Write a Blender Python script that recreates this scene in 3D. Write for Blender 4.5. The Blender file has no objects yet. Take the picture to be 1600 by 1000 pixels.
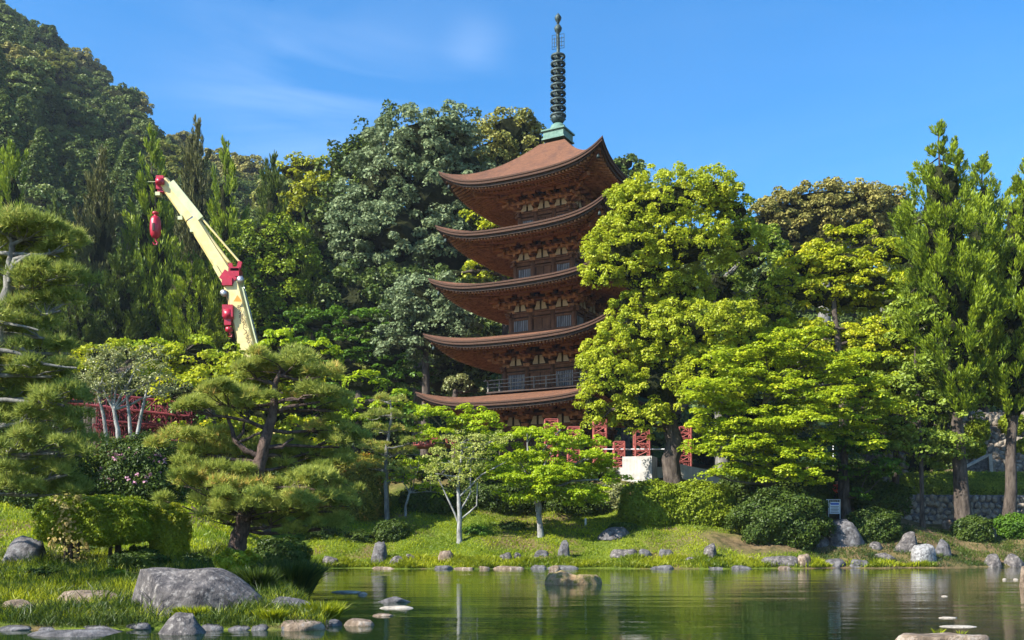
import bpy, bmesh, math, random
import numpy as np
from mathutils import Vector, Matrix, Quaternion

scene = bpy.context.scene
R = math.radians
rng = np.random.default_rng(7)
random.seed(7)

# ------------------------------------------------------------------ camera, sky, sun, exposure
F = 1500.0           # focal length in photograph pixels (1600 wide)
EYE = 1.6            # eye height above the pond
HOR = 834.0          # row of the horizon
cam_d = bpy.data.cameras.new("camera")
cam_d.sensor_width = 36.0
cam_d.lens = F / 1600 * 36.0
cam_d.shift_y = (HOR - 500.0) / 1600.0
cam_d.clip_end = 5000
cam_d.clip_start = 0.1
cam = bpy.data.objects.new("camera", cam_d)
cam.location = (0, 0, EYE)
cam.rotation_euler = (R(90), 0, 0)
scene.collection.objects.link(cam)
scene.camera = cam

SUN_EL, SUN_A = R(38), R(30)          # elevation; azimuth: to the left, a little behind the camera
S = Vector((-math.cos(SUN_EL) * math.cos(SUN_A), -math.cos(SUN_EL) * math.sin(SUN_A), math.sin(SUN_EL)))
sd = bpy.data.lights.new("sun", 'SUN')
sd.energy = 5.0
sd.angle = R(0.5)
sd.color = (1.0, 0.95, 0.86)
sun = bpy.data.objects.new("sun", sd)
sun.rotation_euler = (-S).to_track_quat('-Z', 'Y').to_euler()
scene.collection.objects.link(sun)

w = bpy.data.worlds.new("World")
scene.world = w
w.use_nodes = True
nt = w.node_tree
nt.nodes.clear()
out = nt.nodes.new('ShaderNodeOutputWorld')
bg = nt.nodes.new('ShaderNodeBackground')
sky = nt.nodes.new('ShaderNodeTexSky')
sky.sky_type = 'NISHITA'
sky.sun_disc = False
sky.sun_elevation = SUN_EL
sky.sun_rotation = math.atan2(S.x, S.y)
sky.air_density = 1.0
sky.dust_density = 0.35
sky.ozone_density = 3.0
bg.inputs['Strength'].default_value = 0.103
tc = nt.nodes.new('ShaderNodeTexCoord')
mp = nt.nodes.new('ShaderNodeMapping')
mp.inputs['Rotation'].default_value = (0, R(38), 0)
mp.inputs['Scale'].default_value = (2.2, 2.0, 11.0)
nz = nt.nodes.new('ShaderNodeTexNoise')
nz.inputs['Scale'].default_value = 1.1
nz.inputs['Detail'].default_value = 7
nz.inputs['Roughness'].default_value = 0.5
nz.inputs['Distortion'].default_value = 0.9
cr = nt.nodes.new('ShaderNodeMapRange')
cr.inputs['From Min'].default_value = 0.40
cr.inputs['From Max'].default_value = 0.80
cr.inputs['To Max'].default_value = 0.20
def sky_patch(px, py, rad, soft):
    d_ = Vector(((px - 800) / F, 1, (834 - py) / F)).normalized()
    vm = nt.nodes.new('ShaderNodeVectorMath'); vm.operation = 'DISTANCE'
    vm.inputs[1].default_value = d_
    nt.links.new(tc.outputs['Generated'], vm.inputs[0])
    m_ = nt.nodes.new('ShaderNodeMapRange')
    m_.inputs['From Min'].default_value = rad + soft
    m_.inputs['From Max'].default_value = rad - soft
    m_.interpolation_type = 'SMOOTHERSTEP'
    nt.links.new(vm.outputs['Value'], m_.inputs['Value'])
    return m_.outputs['Result']
def msk(a_, b_, op):
    m_ = nt.nodes.new('ShaderNodeMath'); m_.operation = op
    for i_, q_ in enumerate((a_, b_)):
        if isinstance(q_, (int, float)): m_.inputs[i_].default_value = q_
        else: nt.links.new(q_, m_.inputs[i_])
    return m_.outputs[0]
patch = msk(msk(sky_patch(440, 190, .08, .09), sky_patch(745, 80, .02, .03), 'ADD'), msk(sky_patch(620, 120, .05, .10), .5, 'MULTIPLY'), 'ADD')
mx = nt.nodes.new('ShaderNodeMixRGB')
mx.inputs['Color2'].default_value = (5.6, 6.4, 7.4, 1)
hs = nt.nodes.new('ShaderNodeHueSaturation')
hs.inputs['Saturation'].default_value = 1.38
L = nt.links.new
L(tc.outputs['Generated'], mp.inputs['Vector'])
L(mp.outputs['Vector'], nz.inputs['Vector'])
L(nz.outputs['Fac'], cr.inputs['Value'])
L(msk(cr.outputs['Result'], msk(patch, .12, 'ADD'), 'MULTIPLY'), mx.inputs['Fac'])
L(sky.outputs['Color'], hs.inputs['Color'])
L(hs.outputs['Color'], mx.inputs['Color1'])
L(mx.outputs['Color'], bg.inputs['Color'])
L(bg.outputs['Background'], out.inputs['Surface'])

vs = scene.view_settings
vs.view_transform = 'Standard'
vs.look = 'None'
vs.gamma = 1
vs.use_curve_mapping = False
vs.exposure = 1.38
scene.cycles.max_bounces = 6
scene.cycles.diffuse_bounces = 3
scene.cycles.glossy_bounces = 3
scene.cycles.transmission_bounces = 3
scene.cycles.caustics_reflective = False
scene.cycles.caustics_refractive = False
scene.cycles.use_denoising = True

# ------------------------------------------------------------------ materials
def nodes(name):
    m = bpy.data.materials.new(name)
    m.use_nodes = True
    t = m.node_tree
    t.nodes.clear()
    o = t.nodes.new('ShaderNodeOutputMaterial')
    return m, t, o

def noise_fac(t, scale, detail=4, rough=.6, lo=.35, hi=.65, vec=None, stretch=None):
    n = t.nodes.new('ShaderNodeTexNoise')
    n.inputs['Scale'].default_value = scale
    n.inputs['Detail'].default_value = detail
    n.inputs['Roughness'].default_value = rough
    g = t.nodes.new('ShaderNodeTexCoord')
    src = g.outputs['Object']
    if stretch:
        mpn = t.nodes.new('ShaderNodeMapping')
        mpn.inputs['Scale'].default_value = stretch
        t.links.new(src, mpn.inputs['Vector'])
        src = mpn.outputs['Vector']
    t.links.new(src, n.inputs['Vector'])
    r = t.nodes.new('ShaderNodeMapRange')
    r.inputs['From Min'].default_value = lo
    r.inputs['From Max'].default_value = hi
    t.links.new(n.outputs['Fac'], r.inputs['Value'])
    return r.outputs['Result']

def mix(t, fac, a, b):
    m = t.nodes.new('ShaderNodeMixRGB')
    for k, v in (('Fac', fac), ('Color1', a), ('Color2', b)):
        if isinstance(v, (tuple, list)):
            m.inputs[k].default_value = (*v, 1)
        elif isinstance(v, (int, float)):
            m.inputs[k].default_value = v
        else:
            t.links.new(v, m.inputs[k])
    return m.outputs['Color']

def surf(name, c1, c2, scale=3, rough=.8, bump=.3, bscale=12, c3=None, c3scale=1.2, stretch=None, metal=0, lo=.35, hi=.65, spec=.3, c3lo=.55, c3hi=.68):
    m, t, o = nodes(name)
    p = t.nodes.new('ShaderNodeBsdfPrincipled')
    col = mix(t, noise_fac(t, scale, 5, .6, lo, hi, stretch=stretch), c1, c2)
    if c3:
        col = mix(t, noise_fac(t, c3scale, 6, .65, c3lo, c3hi), col, c3)
    t.links.new(col, p.inputs['Base Color'])
    p.inputs['Roughness'].default_value = rough
    p.inputs['Metallic'].default_value = metal
    p.inputs['Specular IOR Level'].default_value = spec
    if bump:
        b = t.nodes.new('ShaderNodeBump')
        b.inputs['Strength'].default_value = bump
        b.inputs['Distance'].default_value = .05
        t.links.new(noise_fac(t, bscale, 6, .65, .2, .8, stretch=stretch), b.inputs['Height'])
        t.links.new(b.outputs['Normal'], p.inputs['Normal'])
    t.links.new(p.outputs['BSDF'], o.inputs['Surface'])
    return m

def leafmat(name, c1, c2, trans=.35, gloss=.03, c3=None):
    """Leaves: colour varies from leaf to leaf and from spray to spray through the 'tone' attribute."""
    m, t, o = nodes(name)
    a = t.nodes.new('ShaderNodeAttribute')
    a.attribute_name = 'tone'
    col = mix(t, a.outputs['Fac'], c1, c2)
    if c3:
        r = t.nodes.new('ShaderNodeMapRange')
        r.inputs['From Min'].default_value = .8
        r.inputs['From Max'].default_value = .95
        t.links.new(a.outputs['Fac'], r.inputs['Value'])
        col = mix(t, r.outputs['Result'], col, c3)
    d = t.nodes.new('ShaderNodeBsdfDiffuse')
    tr = t.nodes.new('ShaderNodeBsdfTranslucent')
    g = t.nodes.new('ShaderNodeBsdfGlossy')
    g.inputs['Roughness'].default_value = .45
    g.inputs['Color'].default_value = (.5, .5, .5, 1)
    t.links.new(col, d.inputs['Color'])
    hs2 = t.nodes.new('ShaderNodeHueSaturation')
    hs2.inputs['Hue'].default_value = .49
    hs2.inputs['Value'].default_value = 1.25
    t.links.new(col, hs2.inputs['Color'])
    t.links.new(hs2.outputs['Color'], tr.inputs['Color'])
    m1 = t.nodes.new('ShaderNodeMixShader')
    m1.inputs['Fac'].default_value = trans
    t.links.new(d.outputs[0], m1.inputs[1])
    t.links.new(tr.outputs[0], m1.inputs[2])
    m2 = t.nodes.new('ShaderNodeMixShader')
    m2.inputs['Fac'].default_value = gloss
    t.links.new(m1.outputs[0], m2.inputs[1])
    t.links.new(g.outputs[0], m2.inputs[2])
    t.links.new(m2.outputs[0], o.inputs['Surface'])
    return m

M = {}
M['camphor'] = leafmat('camphor_leaf', (.21, .28, .012), (.50, .54, .03), .4, c3=(.60, .60, .09))
M['camphor_dark'] = leafmat('old_camphor_leaf', (.11, .17, .02), (.28, .36, .035), .35)
M['maple'] = leafmat('maple_leaf', (.20, .31, .008), (.44, .54, .015), .45)
M['maple_gold'] = leafmat('golden_maple_leaf', (.19, .28, .012), (.48, .56, .02), .45, c3=(.60, .58, .03))
M['maple_dark'] = leafmat('deep_maple_leaf', (0.0354, 0.09, 0.0068), (0.118, 0.23, 0.0127), .3)
M['zelkova'] = leafmat('zelkova_leaf', (0.177, 0.24, 0.0102), (0.5192, 0.54, 0.017), .4, c3=(0.6608, 0.58, 0.034))
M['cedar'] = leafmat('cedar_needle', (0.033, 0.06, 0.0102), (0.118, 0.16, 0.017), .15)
M['cedar_bright'] = leafmat('bright_cedar_needle', (.035, .085, .008), (.30, .38, .018), .22)  # lighter needles, yellow-green at the high end
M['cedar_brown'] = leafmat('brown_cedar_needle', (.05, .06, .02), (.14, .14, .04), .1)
M['oak_grey'] = leafmat('silver_oak_leaf', (.08, .125, .052), (.275, .335, .17), .25, .02)
M['oak_olive'] = leafmat('olive_oak_leaf', (0.118, 0.14, 0.0255), (0.3304, 0.32, 0.0765), .25, .03)
M['gold'] = leafmat('flowering_chinquapin_leaf', (.13, .14, .03), (.38, .33, .09), .25, .02)
M['hill'] = leafmat('hill_leaf', (0.0472, 0.085, 0.0187), (0.1416, 0.19, 0.0382), .2)
M['hill2'] = leafmat('hill_leaf_light', (0.0826, 0.13, 0.0298), (0.2006, 0.24, 0.0553), .2)
M['hill3'] = leafmat('hill_leaf_yellow', (0.118, 0.14, 0.0213), (0.2596, 0.27, 0.051), .2)
M['hillgold'] = leafmat('hill_leaf_golden', (.17, .18, .05), (.40, .36, .11), .15)
M['pine'] = leafmat('pine_needle', (.15, .22, .035), (.46, .48, .10), .3, .02, c3=(.66, .42, .12))
M['pine_dark'] = leafmat('black_pine_needle', (.12, .17, .03), (.38, .43, .09), .3, .02, c3=(.52, .46, .13))
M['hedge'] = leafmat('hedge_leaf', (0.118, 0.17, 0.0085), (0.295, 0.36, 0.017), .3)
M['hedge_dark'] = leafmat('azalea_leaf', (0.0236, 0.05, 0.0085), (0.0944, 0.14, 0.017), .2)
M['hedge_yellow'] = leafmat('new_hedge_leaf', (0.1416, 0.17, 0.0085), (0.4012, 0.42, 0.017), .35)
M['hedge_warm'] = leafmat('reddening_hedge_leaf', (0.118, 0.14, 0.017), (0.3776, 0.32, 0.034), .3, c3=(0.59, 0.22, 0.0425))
M['red_tips'] = leafmat('pale_red_leaf', (.30, .30, .06), (.55, .38, .16), .35)
M['grey_shrub'] = leafmat('grey_green_leaf', (0.1416, 0.17, 0.051), (0.354, 0.36, 0.1275), .25, .06)
M['myrtle'] = leafmat('myrtle_leaf', (0.2006, 0.25, 0.0425), (0.472, 0.5, 0.119), .35)
M['grass'] = leafmat('grass_blade', (0.0944, 0.15, 0.0068), (0.354, 0.38, 0.0127), .4)
M['lawn'] = leafmat('lawn_blade', (0.118, 0.19, 0.0068), (0.354, 0.4, 0.0102), .4)
M['iris'] = leafmat('sedge_leaf', (0.0236, 0.05, 0.0085), (0.0826, 0.12, 0.0127), .3)
M['pink'] = leafmat('pink_petal', (.55, .22, .35), (.80, .50, .60), .3)
M['twigs'] = surf('inner_twig_shade', (.010, .012, .006), (.030, .034, .014), 3, 1, .9, 6, spec=0)  # dark solid cores: twigs plus the crown's inner shade painted into their colour
M['bark'] = surf('bark', (.035, .026, .02), (.12, .095, .075), 6, .95, .8, 25, stretch=(1, 1, .3))
M['bark_grey'] = surf('grey_bark', (.10, .095, .085), (.24, .23, .20), 6, .9, .5, 20, stretch=(1, 1, .4))
M['bark_white'] = surf('white_bark', (.13, .125, .115), (.33, .33, .31), 5, .85, .4, 14, c3=(.18, .20, .16), stretch=(1, 1, .5))
M['bark_red'] = surf('pine_bark', (.05, .032, .026), (.16, .11, .09), 9, .95, .9, 26, stretch=(1, 1, .5))
M['wood'] = surf('aged_timber', (.08, .037, .020), (.18, .082, .042), 4, .75, .3, 18, stretch=(1, 1, .4))
M['wood_light'] = surf('worn_timber', (.17, .078, .040), (.42, .21, .10), 3.5, .7, .25, 18)
M['wood_dark'] = surf('dark_timber', (.03, .022, .018), (.07, .045, .035), 4, .8, .3, 18)
M['roofbark'] = surf('cypress_bark_roof', (.105, .048, .027), (.24, .108, .058), 5, .95, .9, 16, stretch=(1, 1, 7), c3=(.105, .052, .034), c3scale=1.3, c3lo=.48, c3hi=.72)
M['roof_edge'] = surf('roof_edge', (.045, .026, .018), (.10, .052, .034), 9, .9, .4, 22, stretch=(1, 1, 5))
M['plaster'] = surf('cream_plaster', (.36, .30, .22), (.50, .42, .31), 3, .9, .1, 12)
M['lattice'] = surf('pale_lattice', (.13, .14, .16), (.30, .31, .34), 6, .8, .1, 12, stretch=(1, 1, .2))
M['copper'] = surf('verdigris_copper', (.07, .15, .12), (.14, .24, .19), 5, .7, .3, 14, c3=(.10, .12, .10))
M['bronze'] = surf('dark_bronze', (.022, .034, .034), (.06, .09, .085), 7, .55, .2, 20, metal=.3)
M['stone_base'] = surf('platform_stone', (.20, .18, .15), (.34, .31, .27), 2, .9, .4, 10)
M['concrete'] = surf('concrete', (.36, .345, .31), (.50, .48, .44), 1.6, .9, .2, 14, c3=(.22, .21, .18), stretch=(3, 3, .5), c3lo=.50, c3hi=.72)
M['rock'] = surf('grey_rock', (.045, .041, .042), (.155, .138, .128), 4.5, .92, .9, 10, c3=(.25, .23, .21), c3scale=9, c3lo=.54, c3hi=.66)
M['rock_dark'] = surf('dark_rock', (.045, .043, .045), (.16, .15, .15), 4, .92, .9, 10, c3=(.20, .20, .20), c3scale=5)
M['rock_brown'] = surf('brown_rock', (.10, .072, .048), (.26, .195, .14), 4.5, .92, 1, 9, c3=(.40, .34, .28), c3scale=4)
M['rock_moss'] = surf('mossy_rock', (.20, .12, .05), (.46, .33, .20), 3, .95, .9, 11, c3=(.14, .13, .03), c3scale=3, c3lo=.48, c3hi=.6)
M['rock_white'] = surf('lichen_rock', (.10, .095, .095), (.34, .33, .32), 6, .92, 1, 10, c3=(.33, .33, .32), c3scale=9, c3lo=.5, c3hi=.58)
M['rock_pale'] = surf('pale_rock', (.22, .19, .155), (.40, .36, .30), 5, .9, .5, 12)
M['cobble'] = surf('river_cobble', (.10, .085, .065), (.34, .29, .225), 1.7, .9, .6, 9, lo=.3, hi=.7)
M['crane'] = surf('cream_paint', (.60, .48, .19), (.70, .58, .27), 1.5, .38, .04, 8, c3=(.50, .38, .14), c3scale=1.4, c3lo=.58, c3hi=.8, spec=.5)
M['crane_pale'] = surf('pale_green_paint', (.42, .46, .25), (.52, .54, .32), 1.5, .4, .04, 8, spec=.5)
M['crane_red'] = surf('crimson_paint', (.30, .006, .022), (.40, .012, .035), 2, .35, .05, 8, spec=.5)
M['steel'] = surf('bright_steel', (.35, .34, .34), (.5, .48, .48), 3, .3, .05, 8, metal=.8)
M['redsteel'] = surf('red_oxide_steel', (.24, .060, .050), (.32, .09, .075), 3, .6, .1, 12)
M['redsteel_shade'] = surf('shaded_red_steel', (.13, .018, .025), (.20, .035, .042), 3, .6, .1, 12)  # darker copy of the red steel, with the left frames' shade painted in
M['black'] = surf('black_ink', (.02, .012, .01), (.03, .02, .015), 3, .7, 0)
M['orange'] = surf('warning_orange', (.65, .22, .03), (.7, .26, .04), 3, .5, 0)
M['white'] = surf('white_board', (.62, .64, .66), (.72, .73, .74), 3, .6, 0)
M['blue'] = surf('sign_blue', (.03, .10, .42), (.04, .13, .5), 3, .6, 0)
M['skin'] = surf('skin', (.48, .28, .19), (.55, .33, .23), 5, .6, 0)
M['red_cloth'] = surf('red_orange_cloth', (.72, .06, .03), (.80, .09, .045), 6, .8, .2, 14)
M['navy'] = surf('dark_trousers', (.02, .025, .05), (.04, .045, .08), 6, .8, .2, 14)
M['hair'] = surf('dark_hair', (.015, .01, .008), (.03, .02, .015), 8, .6, .2, 20)
M['bamboo'] = surf('bamboo_stake', (.42, .34, .10), (.52, .44, .16), 4, .6, .1, 12)

def ground_material():
    m, t, o = nodes('turf_and_soil')
    p = t.nodes.new('ShaderNodeBsdfPrincipled')
    g = mix(t, noise_fac(t, .8, 6, .7), (.055, .095, .012), (.15, .19, .02))
    col = mix(t, noise_fac(t, .33, 5, .6, .50, .60), g, (.16, .11, .055))
    a = t.nodes.new('ShaderNodeAttribute')
    a.attribute_name = 'soil'
    soil = mix(t, noise_fac(t, 2.0, 6, .7), (.05, .040, .022), (.24, .16, .085))
    col = mix(t, a.outputs['Fac'], col, soil)
    t.links.new(col, p.inputs['Base Color'])
    p.inputs['Roughness'].default_value = .95
    p.inputs['Specular IOR Level'].default_value = .1
    b = t.nodes.new('ShaderNodeBump')
    b.inputs['Strength'].default_value = .8
    b.inputs['Distance'].default_value = .08
    t.links.new(noise_fac(t, 9, 6, .7, .2, .8), b.inputs['Height'])
    t.links.new(b.outputs['Normal'], p.inputs['Normal'])
    t.links.new(p.outputs['BSDF'], o.inputs['Surface'])
    return m
M['ground'] = ground_material()

def water_material():
    m, t, o = nodes('pond_water')
    p = t.nodes.new('ShaderNodeBsdfPrincipled')
    a = t.nodes.new('ShaderNodeAttribute')
    a.attribute_name = 'silt'
    murk = mix(t, noise_fac(t, .35, 3, .5), (.005, .015, .004), (.010, .025, .007))
    silt = mix(t, noise_fac(t, 1.4, 5, .6, stretch=(.35, 1.4, 1)), (.030, .034, .012), (.13, .085, .045))
    t.links.new(mix(t, a.outputs['Fac'], murk, silt), p.inputs['Base Color'])
    p.inputs['Roughness'].default_value = .03
    p.inputs['IOR'].default_value = 1.33
    b = t.nodes.new('ShaderNodeBump')
    b.inputs['Strength'].default_value = .8
    b.inputs['Distance'].default_value = .0045
    b2 = t.nodes.new('ShaderNodeBump')
    b2.inputs['Strength'].default_value = .5
    b2.inputs['Distance'].default_value = .014
    t.links.new(noise_fac(t, 5.0, 3, .5, 0, 1, stretch=(.35, 1.3, 1)), b.inputs['Height'])
    t.links.new(noise_fac(t, .9, 3, .5, 0, 1, stretch=(.4, 1.5, 1)), b2.inputs['Height'])
    t.links.new(b.outputs['Normal'], b2.inputs['Normal'])
    b3 = t.nodes.new('ShaderNodeBump')
    b3.inputs['Strength'].default_value = .6
    b3.inputs['Distance'].default_value = .045
    t.links.new(noise_fac(t, .30, 2, .5, 0, 1, stretch=(.45, 1.7, 1)), b3.inputs['Height'])
    t.links.new(b2.outputs['Normal'], b3.inputs['Normal'])
    t.links.new(b3.outputs['Normal'], p.inputs['Normal'])
    t.links.new(p.outputs['BSDF'], o.inputs['Surface'])
    return m
M['water'] = water_material()

# ------------------------------------------------------------------ mesh helpers
def link(o, parent=None):
    scene.collection.objects.link(o)
    if parent:
        o.parent = parent
    return o

def tag(o, label=None, cat=None, group=None, kind=None):
    if label: o['label'] = label
    if cat: o['category'] = cat
    if group: o['group'] = group
    if kind: o['kind'] = kind
    return o

def empty(name, loc=(0, 0, 0), rz=0, label=None, cat=None, group=None, parent=None):
    o = bpy.data.objects.new(name, None)
    o.empty_display_size = .2
    o.location = loc
    o.rotation_euler = (0, 0, rz)
    link(o, parent)
    return tag(o, label, cat, group)

class MB:
    """collects polygons in numpy blocks; build() makes ONE mesh object"""
    def __init__(s):
        s.v, s.f, s.k, s.n, s.t, s.sm = [], [], [], 0, [], []
    def add(s, v, f, tone=None, smooth=False):
        if not isinstance(v, np.ndarray): v = np.array([tuple(q) for q in v])
        v = v.astype(np.float32).reshape(-1, 3)
        if isinstance(f, list) and len({len(q) for q in f}) > 1:
            n3 = sorted({len(q) for q in f})
            s.add(v, [q for q in f if len(q) == n3[0]], tone, smooth)
            return s.add(v, [q for q in f if len(q) > n3[0]], tone, smooth)
        f = np.asarray(f, dtype=np.int64)
        s.v.append(v)
        s.f.append((f + s.n).ravel())
        s.k.append(np.full(len(f), f.shape[1], dtype=np.int32))
        s.t.append(np.zeros(len(f), np.float32) + (.5 if tone is None else tone))
        s.sm.append(np.full(len(f), smooth, dtype=bool))
        s.n += len(v)
        return s
    def box(s, c, d, rot=None, taper=1.0):
        hx, hy, hz = d[0] / 2, d[1] / 2, d[2] / 2
        v = np.array([[-hx, -hy, -hz], [hx, -hy, -hz], [hx, hy, -hz], [-hx, hy, -hz], [-hx * taper, -hy * taper, hz], [hx * taper, -hy * taper, hz], [hx * taper, hy * taper, hz], [-hx * taper, hy * taper, hz]])
        if rot is not None:
            v = v @ np.array(rot).T
        f = [[0, 3, 2, 1], [4, 5, 6, 7], [0, 1, 5, 4], [1, 2, 6, 5], [2, 3, 7, 6], [3, 0, 4, 7]]
        return s.add(v + np.array(c), f)
    def beam(s, a, b, wx, wz, up=(0, 0, 1)):
        a, b = Vector(a), Vector(b)
        d = (b - a)
        L_ = d.length
        if L_ < 1e-5: return s
        d.normalize()
        u = Vector(up)
        x = d.cross(u)
        if x.length < 1e-3: x = d.cross(Vector((1, 0, 0)))
        x.normalize()
        z = x.cross(d)
        rot = np.array([[x.x, d.x, z.x], [x.y, d.y, z.y], [x.z, d.z, z.z]])
        return s.box((a + b) / 2, (wx, L_, wz), rot)
    def tube(s, pts, rad, sides=8, cap=True, wob=0.0, seed=0):
        pts = [Vector(p) for p in pts]
        n = len(pts)
        rad = rad if isinstance(rad, (int, float)) else [float(q) for q in rad]
        if isinstance(rad, (int, float)): rad = [rad] * n
        r_ = np.random.default_rng(seed)
        vs_, x = [], None
        for i, p in enumerate(pts):
            d = (pts[min(i + 1, n - 1)] - pts[max(i - 1, 0)]).normalized()
            if x is None:
                x = d.cross(Vector((0, 1, 0)))
                if x.length < .05: x = d.cross(Vector((1, 0, 0)))
            x = (x - d * x.dot(d)).normalized()
            y = d.cross(x)
            for j in range(sides):
                a = 2 * math.pi * j / sides
                q = rad[i] * (1 + (wob * (r_.random() - .5) if wob else 0))
                vs_.append(p + x * math.cos(a) * q + y * math.sin(a) * q)
        f = [[i * sides + j, i * sides + (j + 1) % sides, (i + 1) * sides + (j + 1) % sides, (i + 1) * sides + j] for i in range(n - 1) for j in range(sides)]
        base = s.n
        s.add(vs_, f, smooth=sides > 5)
        if cap:
            for ring, c in ((0, pts[0]), (n - 1, pts[-1])):
                k = [ring * sides + j for j in range(sides)]
                vv = [vs_[q] for q in k] + [c]
                s.add(vv, [[j, (j + 1) % sides, sides] if ring else [(j + 1) % sides, j, sides] for j in range(sides)])
        return s
    def lathe(s, prof, c=(0, 0, 0), sides=20, smooth=True):
        v = [(c[0] + r * math.cos(2 * math.pi * j / sides), c[1] + r * math.sin(2 * math.pi * j / sides), c[2] + z) for r, z in prof for j in range(sides)]
        f = [[i * sides + j, i * sides + (j + 1) % sides, (i + 1) * sides + (j + 1) % sides, (i + 1) * sides + j] for i in range(len(prof) - 1) for j in range(sides)]
        return s.add(v, f, smooth=smooth)
    def grid(s, P, smooth=True):
        P = np.asarray(P)
        a, b = P.shape[:2]
        i = np.arange(a * b).reshape(a, b)
        f = np.stack([i[:-1, :-1], i[1:, :-1], i[1:, 1:], i[:-1, 1:]], -1).reshape(-1, 4)
        return s.add(P.reshape(-1, 3), f, smooth=smooth)
    def mesh(s, name, mat, tone=False):
        me = bpy.data.meshes.new(name)
        v = np.concatenate(s.v); f = np.concatenate(s.f); k = np.concatenate(s.k)
        me.vertices.add(len(v)); me.vertices.foreach_set('co', v.astype(np.float32).ravel())
        me.loops.add(len(f)); me.loops.foreach_set('vertex_index', f.astype(np.int32))
        me.polygons.add(len(k))
        st = np.zeros(len(k), np.int32); st[1:] = np.cumsum(k)[:-1]
        me.polygons.foreach_set('loop_start', st)
        try: me.polygons.foreach_set('loop_total', k)
        except Exception: pass
        me.polygons.foreach_set('use_smooth', np.concatenate(s.sm))
        if tone:
            at = me.attributes.new('tone', 'FLOAT', 'FACE')
            at.data.foreach_set('value', np.concatenate(s.t).astype(np.float32))
        me.materials.append(mat)
        tt = np.concatenate(s.t)
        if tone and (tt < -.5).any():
            me.materials.append(M['twigs'])  # core faces get the near-black colour that carries interior shade
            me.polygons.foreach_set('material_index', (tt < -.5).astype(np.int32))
        me.update(calc_edges=True)
        return me
    def build(s, name, mat, parent=None, tone=False, **kw):
        o = bpy.data.objects.new(name, s.mesh(name, mat, tone))
        link(o, parent)
        return tag(o, **kw)

def copy_of(o, parent, loc=None, rz=None):
    c = o.copy()
    scene.collection.objects.link(c)
    c.parent = parent
    if loc is not None: c.location = loc
    if rz is not None: c.rotation_euler = (0, 0, rz)
    return c

# ------------------------------------------------------------------ the lie of the land
def smooth_noise(X, Y, s=1.0):
    return (np.sin(X * .9 * s + 1.3 + np.sin(Y * .7 * s)) + np.sin(Y * 1.3 * s + .4 + 1.7 * np.sin(X * .45 * s)) + .6 * np.sin((X + Y) * 2.1 * s)) / 2.6

FD = [-60, -1.2, 0, .5, 1.0, 2.5, 4, 6.5, 10, 13, 30, 50, 80, 400]
FH = [-1.3, -.35, -.04, .13, .27, .85, 1.55, 2.35, 4.2, 5.35, 6.0, 8.0, 14, 40]
LYY = [0, 15.4, 16.0, 17, 20, 24, 27, 31, 36, 42, 50, 60]
LYH = [-.6, -.3, .06, .16, .32, .80, 1.06, 1.7, 2.8, 4.9, 5.5, 6]
def G(X, Y):
    X = np.asarray(X, float); Y = np.asarray(Y, float)
    shore = 44 + .35 * np.sin(X * .55) + .25 * np.sin(X * 1.7 + 1) + np.clip(X - 14, 0, 10) * .22
    dF = Y - shore
    edge = np.interp(Y, [15, 17, 20, 27, 33, 44], [-3.0, -3.3, -4.3, -5.9, -6.9, -8.7]) + .2 * np.sin(Y * 1.3)
    dE = edge - X
    near = 15.85 + .18 * np.sin(X * 1.9) + .1 * np.sin(X * 4.1)
    dN = Y - near
    hL = np.minimum(np.interp(Y, LYY, LYH), -.02 + .55 * np.minimum(dE, dN))
    hF = np.interp(dF, FD, FH)
    # a slope that keeps rising behind the left bank
    z = np.maximum(hF, np.maximum(hL, -1.3))
    z = z + np.clip(z - .1, 0, 1) * .07 * smooth_noise(X, Y)
    return z

def P(x, y, Z):
    return Vector(((x - 800) / F * Z, Z, EYE + (HOR - y) / F * Z))

def hit(x, y, z0=12.0, z1=80.0):
    """the point of the ground seen at photograph pixel (x, y)"""
    Zs = np.arange(z0, z1, .05)
    X = (x - 800) / F * Zs
    H = EYE + (HOR - y) / F * Zs
    g = G(X, Zs)
    k = np.nonzero(g >= H)[0]
    i = k[0] if len(k) else len(Zs) - 1
    return Vector((X[i], Zs[i], float(g[i])))

# ------------------------------------------------------------------ foliage helpers
def unit(v): return v / np.maximum(np.linalg.norm(v, axis=-1, keepdims=True), 1e-6)

LEAF = 1.15
def leaf_quads(mb, pos, nrm, size, tone, r, aspect=.55):
    n = len(pos)
    size = size * LEAF
    t = unit(np.cross(nrm, unit(r.normal(size=(n, 3)))))
    b = np.cross(nrm, t)
    s = (size * r.uniform(.7, 1.3, n))[:, None] if np.ndim(size) == 0 else size[:, None]
    v = np.stack([pos - t * s * .5, pos + b * s * .5 * aspect + nrm * s * .08, pos + t * s * .5, pos - b * s * .5 * aspect + nrm * s * .08], 1)
    mb.add(v.reshape(-1, 3), np.arange(4 * n).reshape(n, 4), tone)

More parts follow.
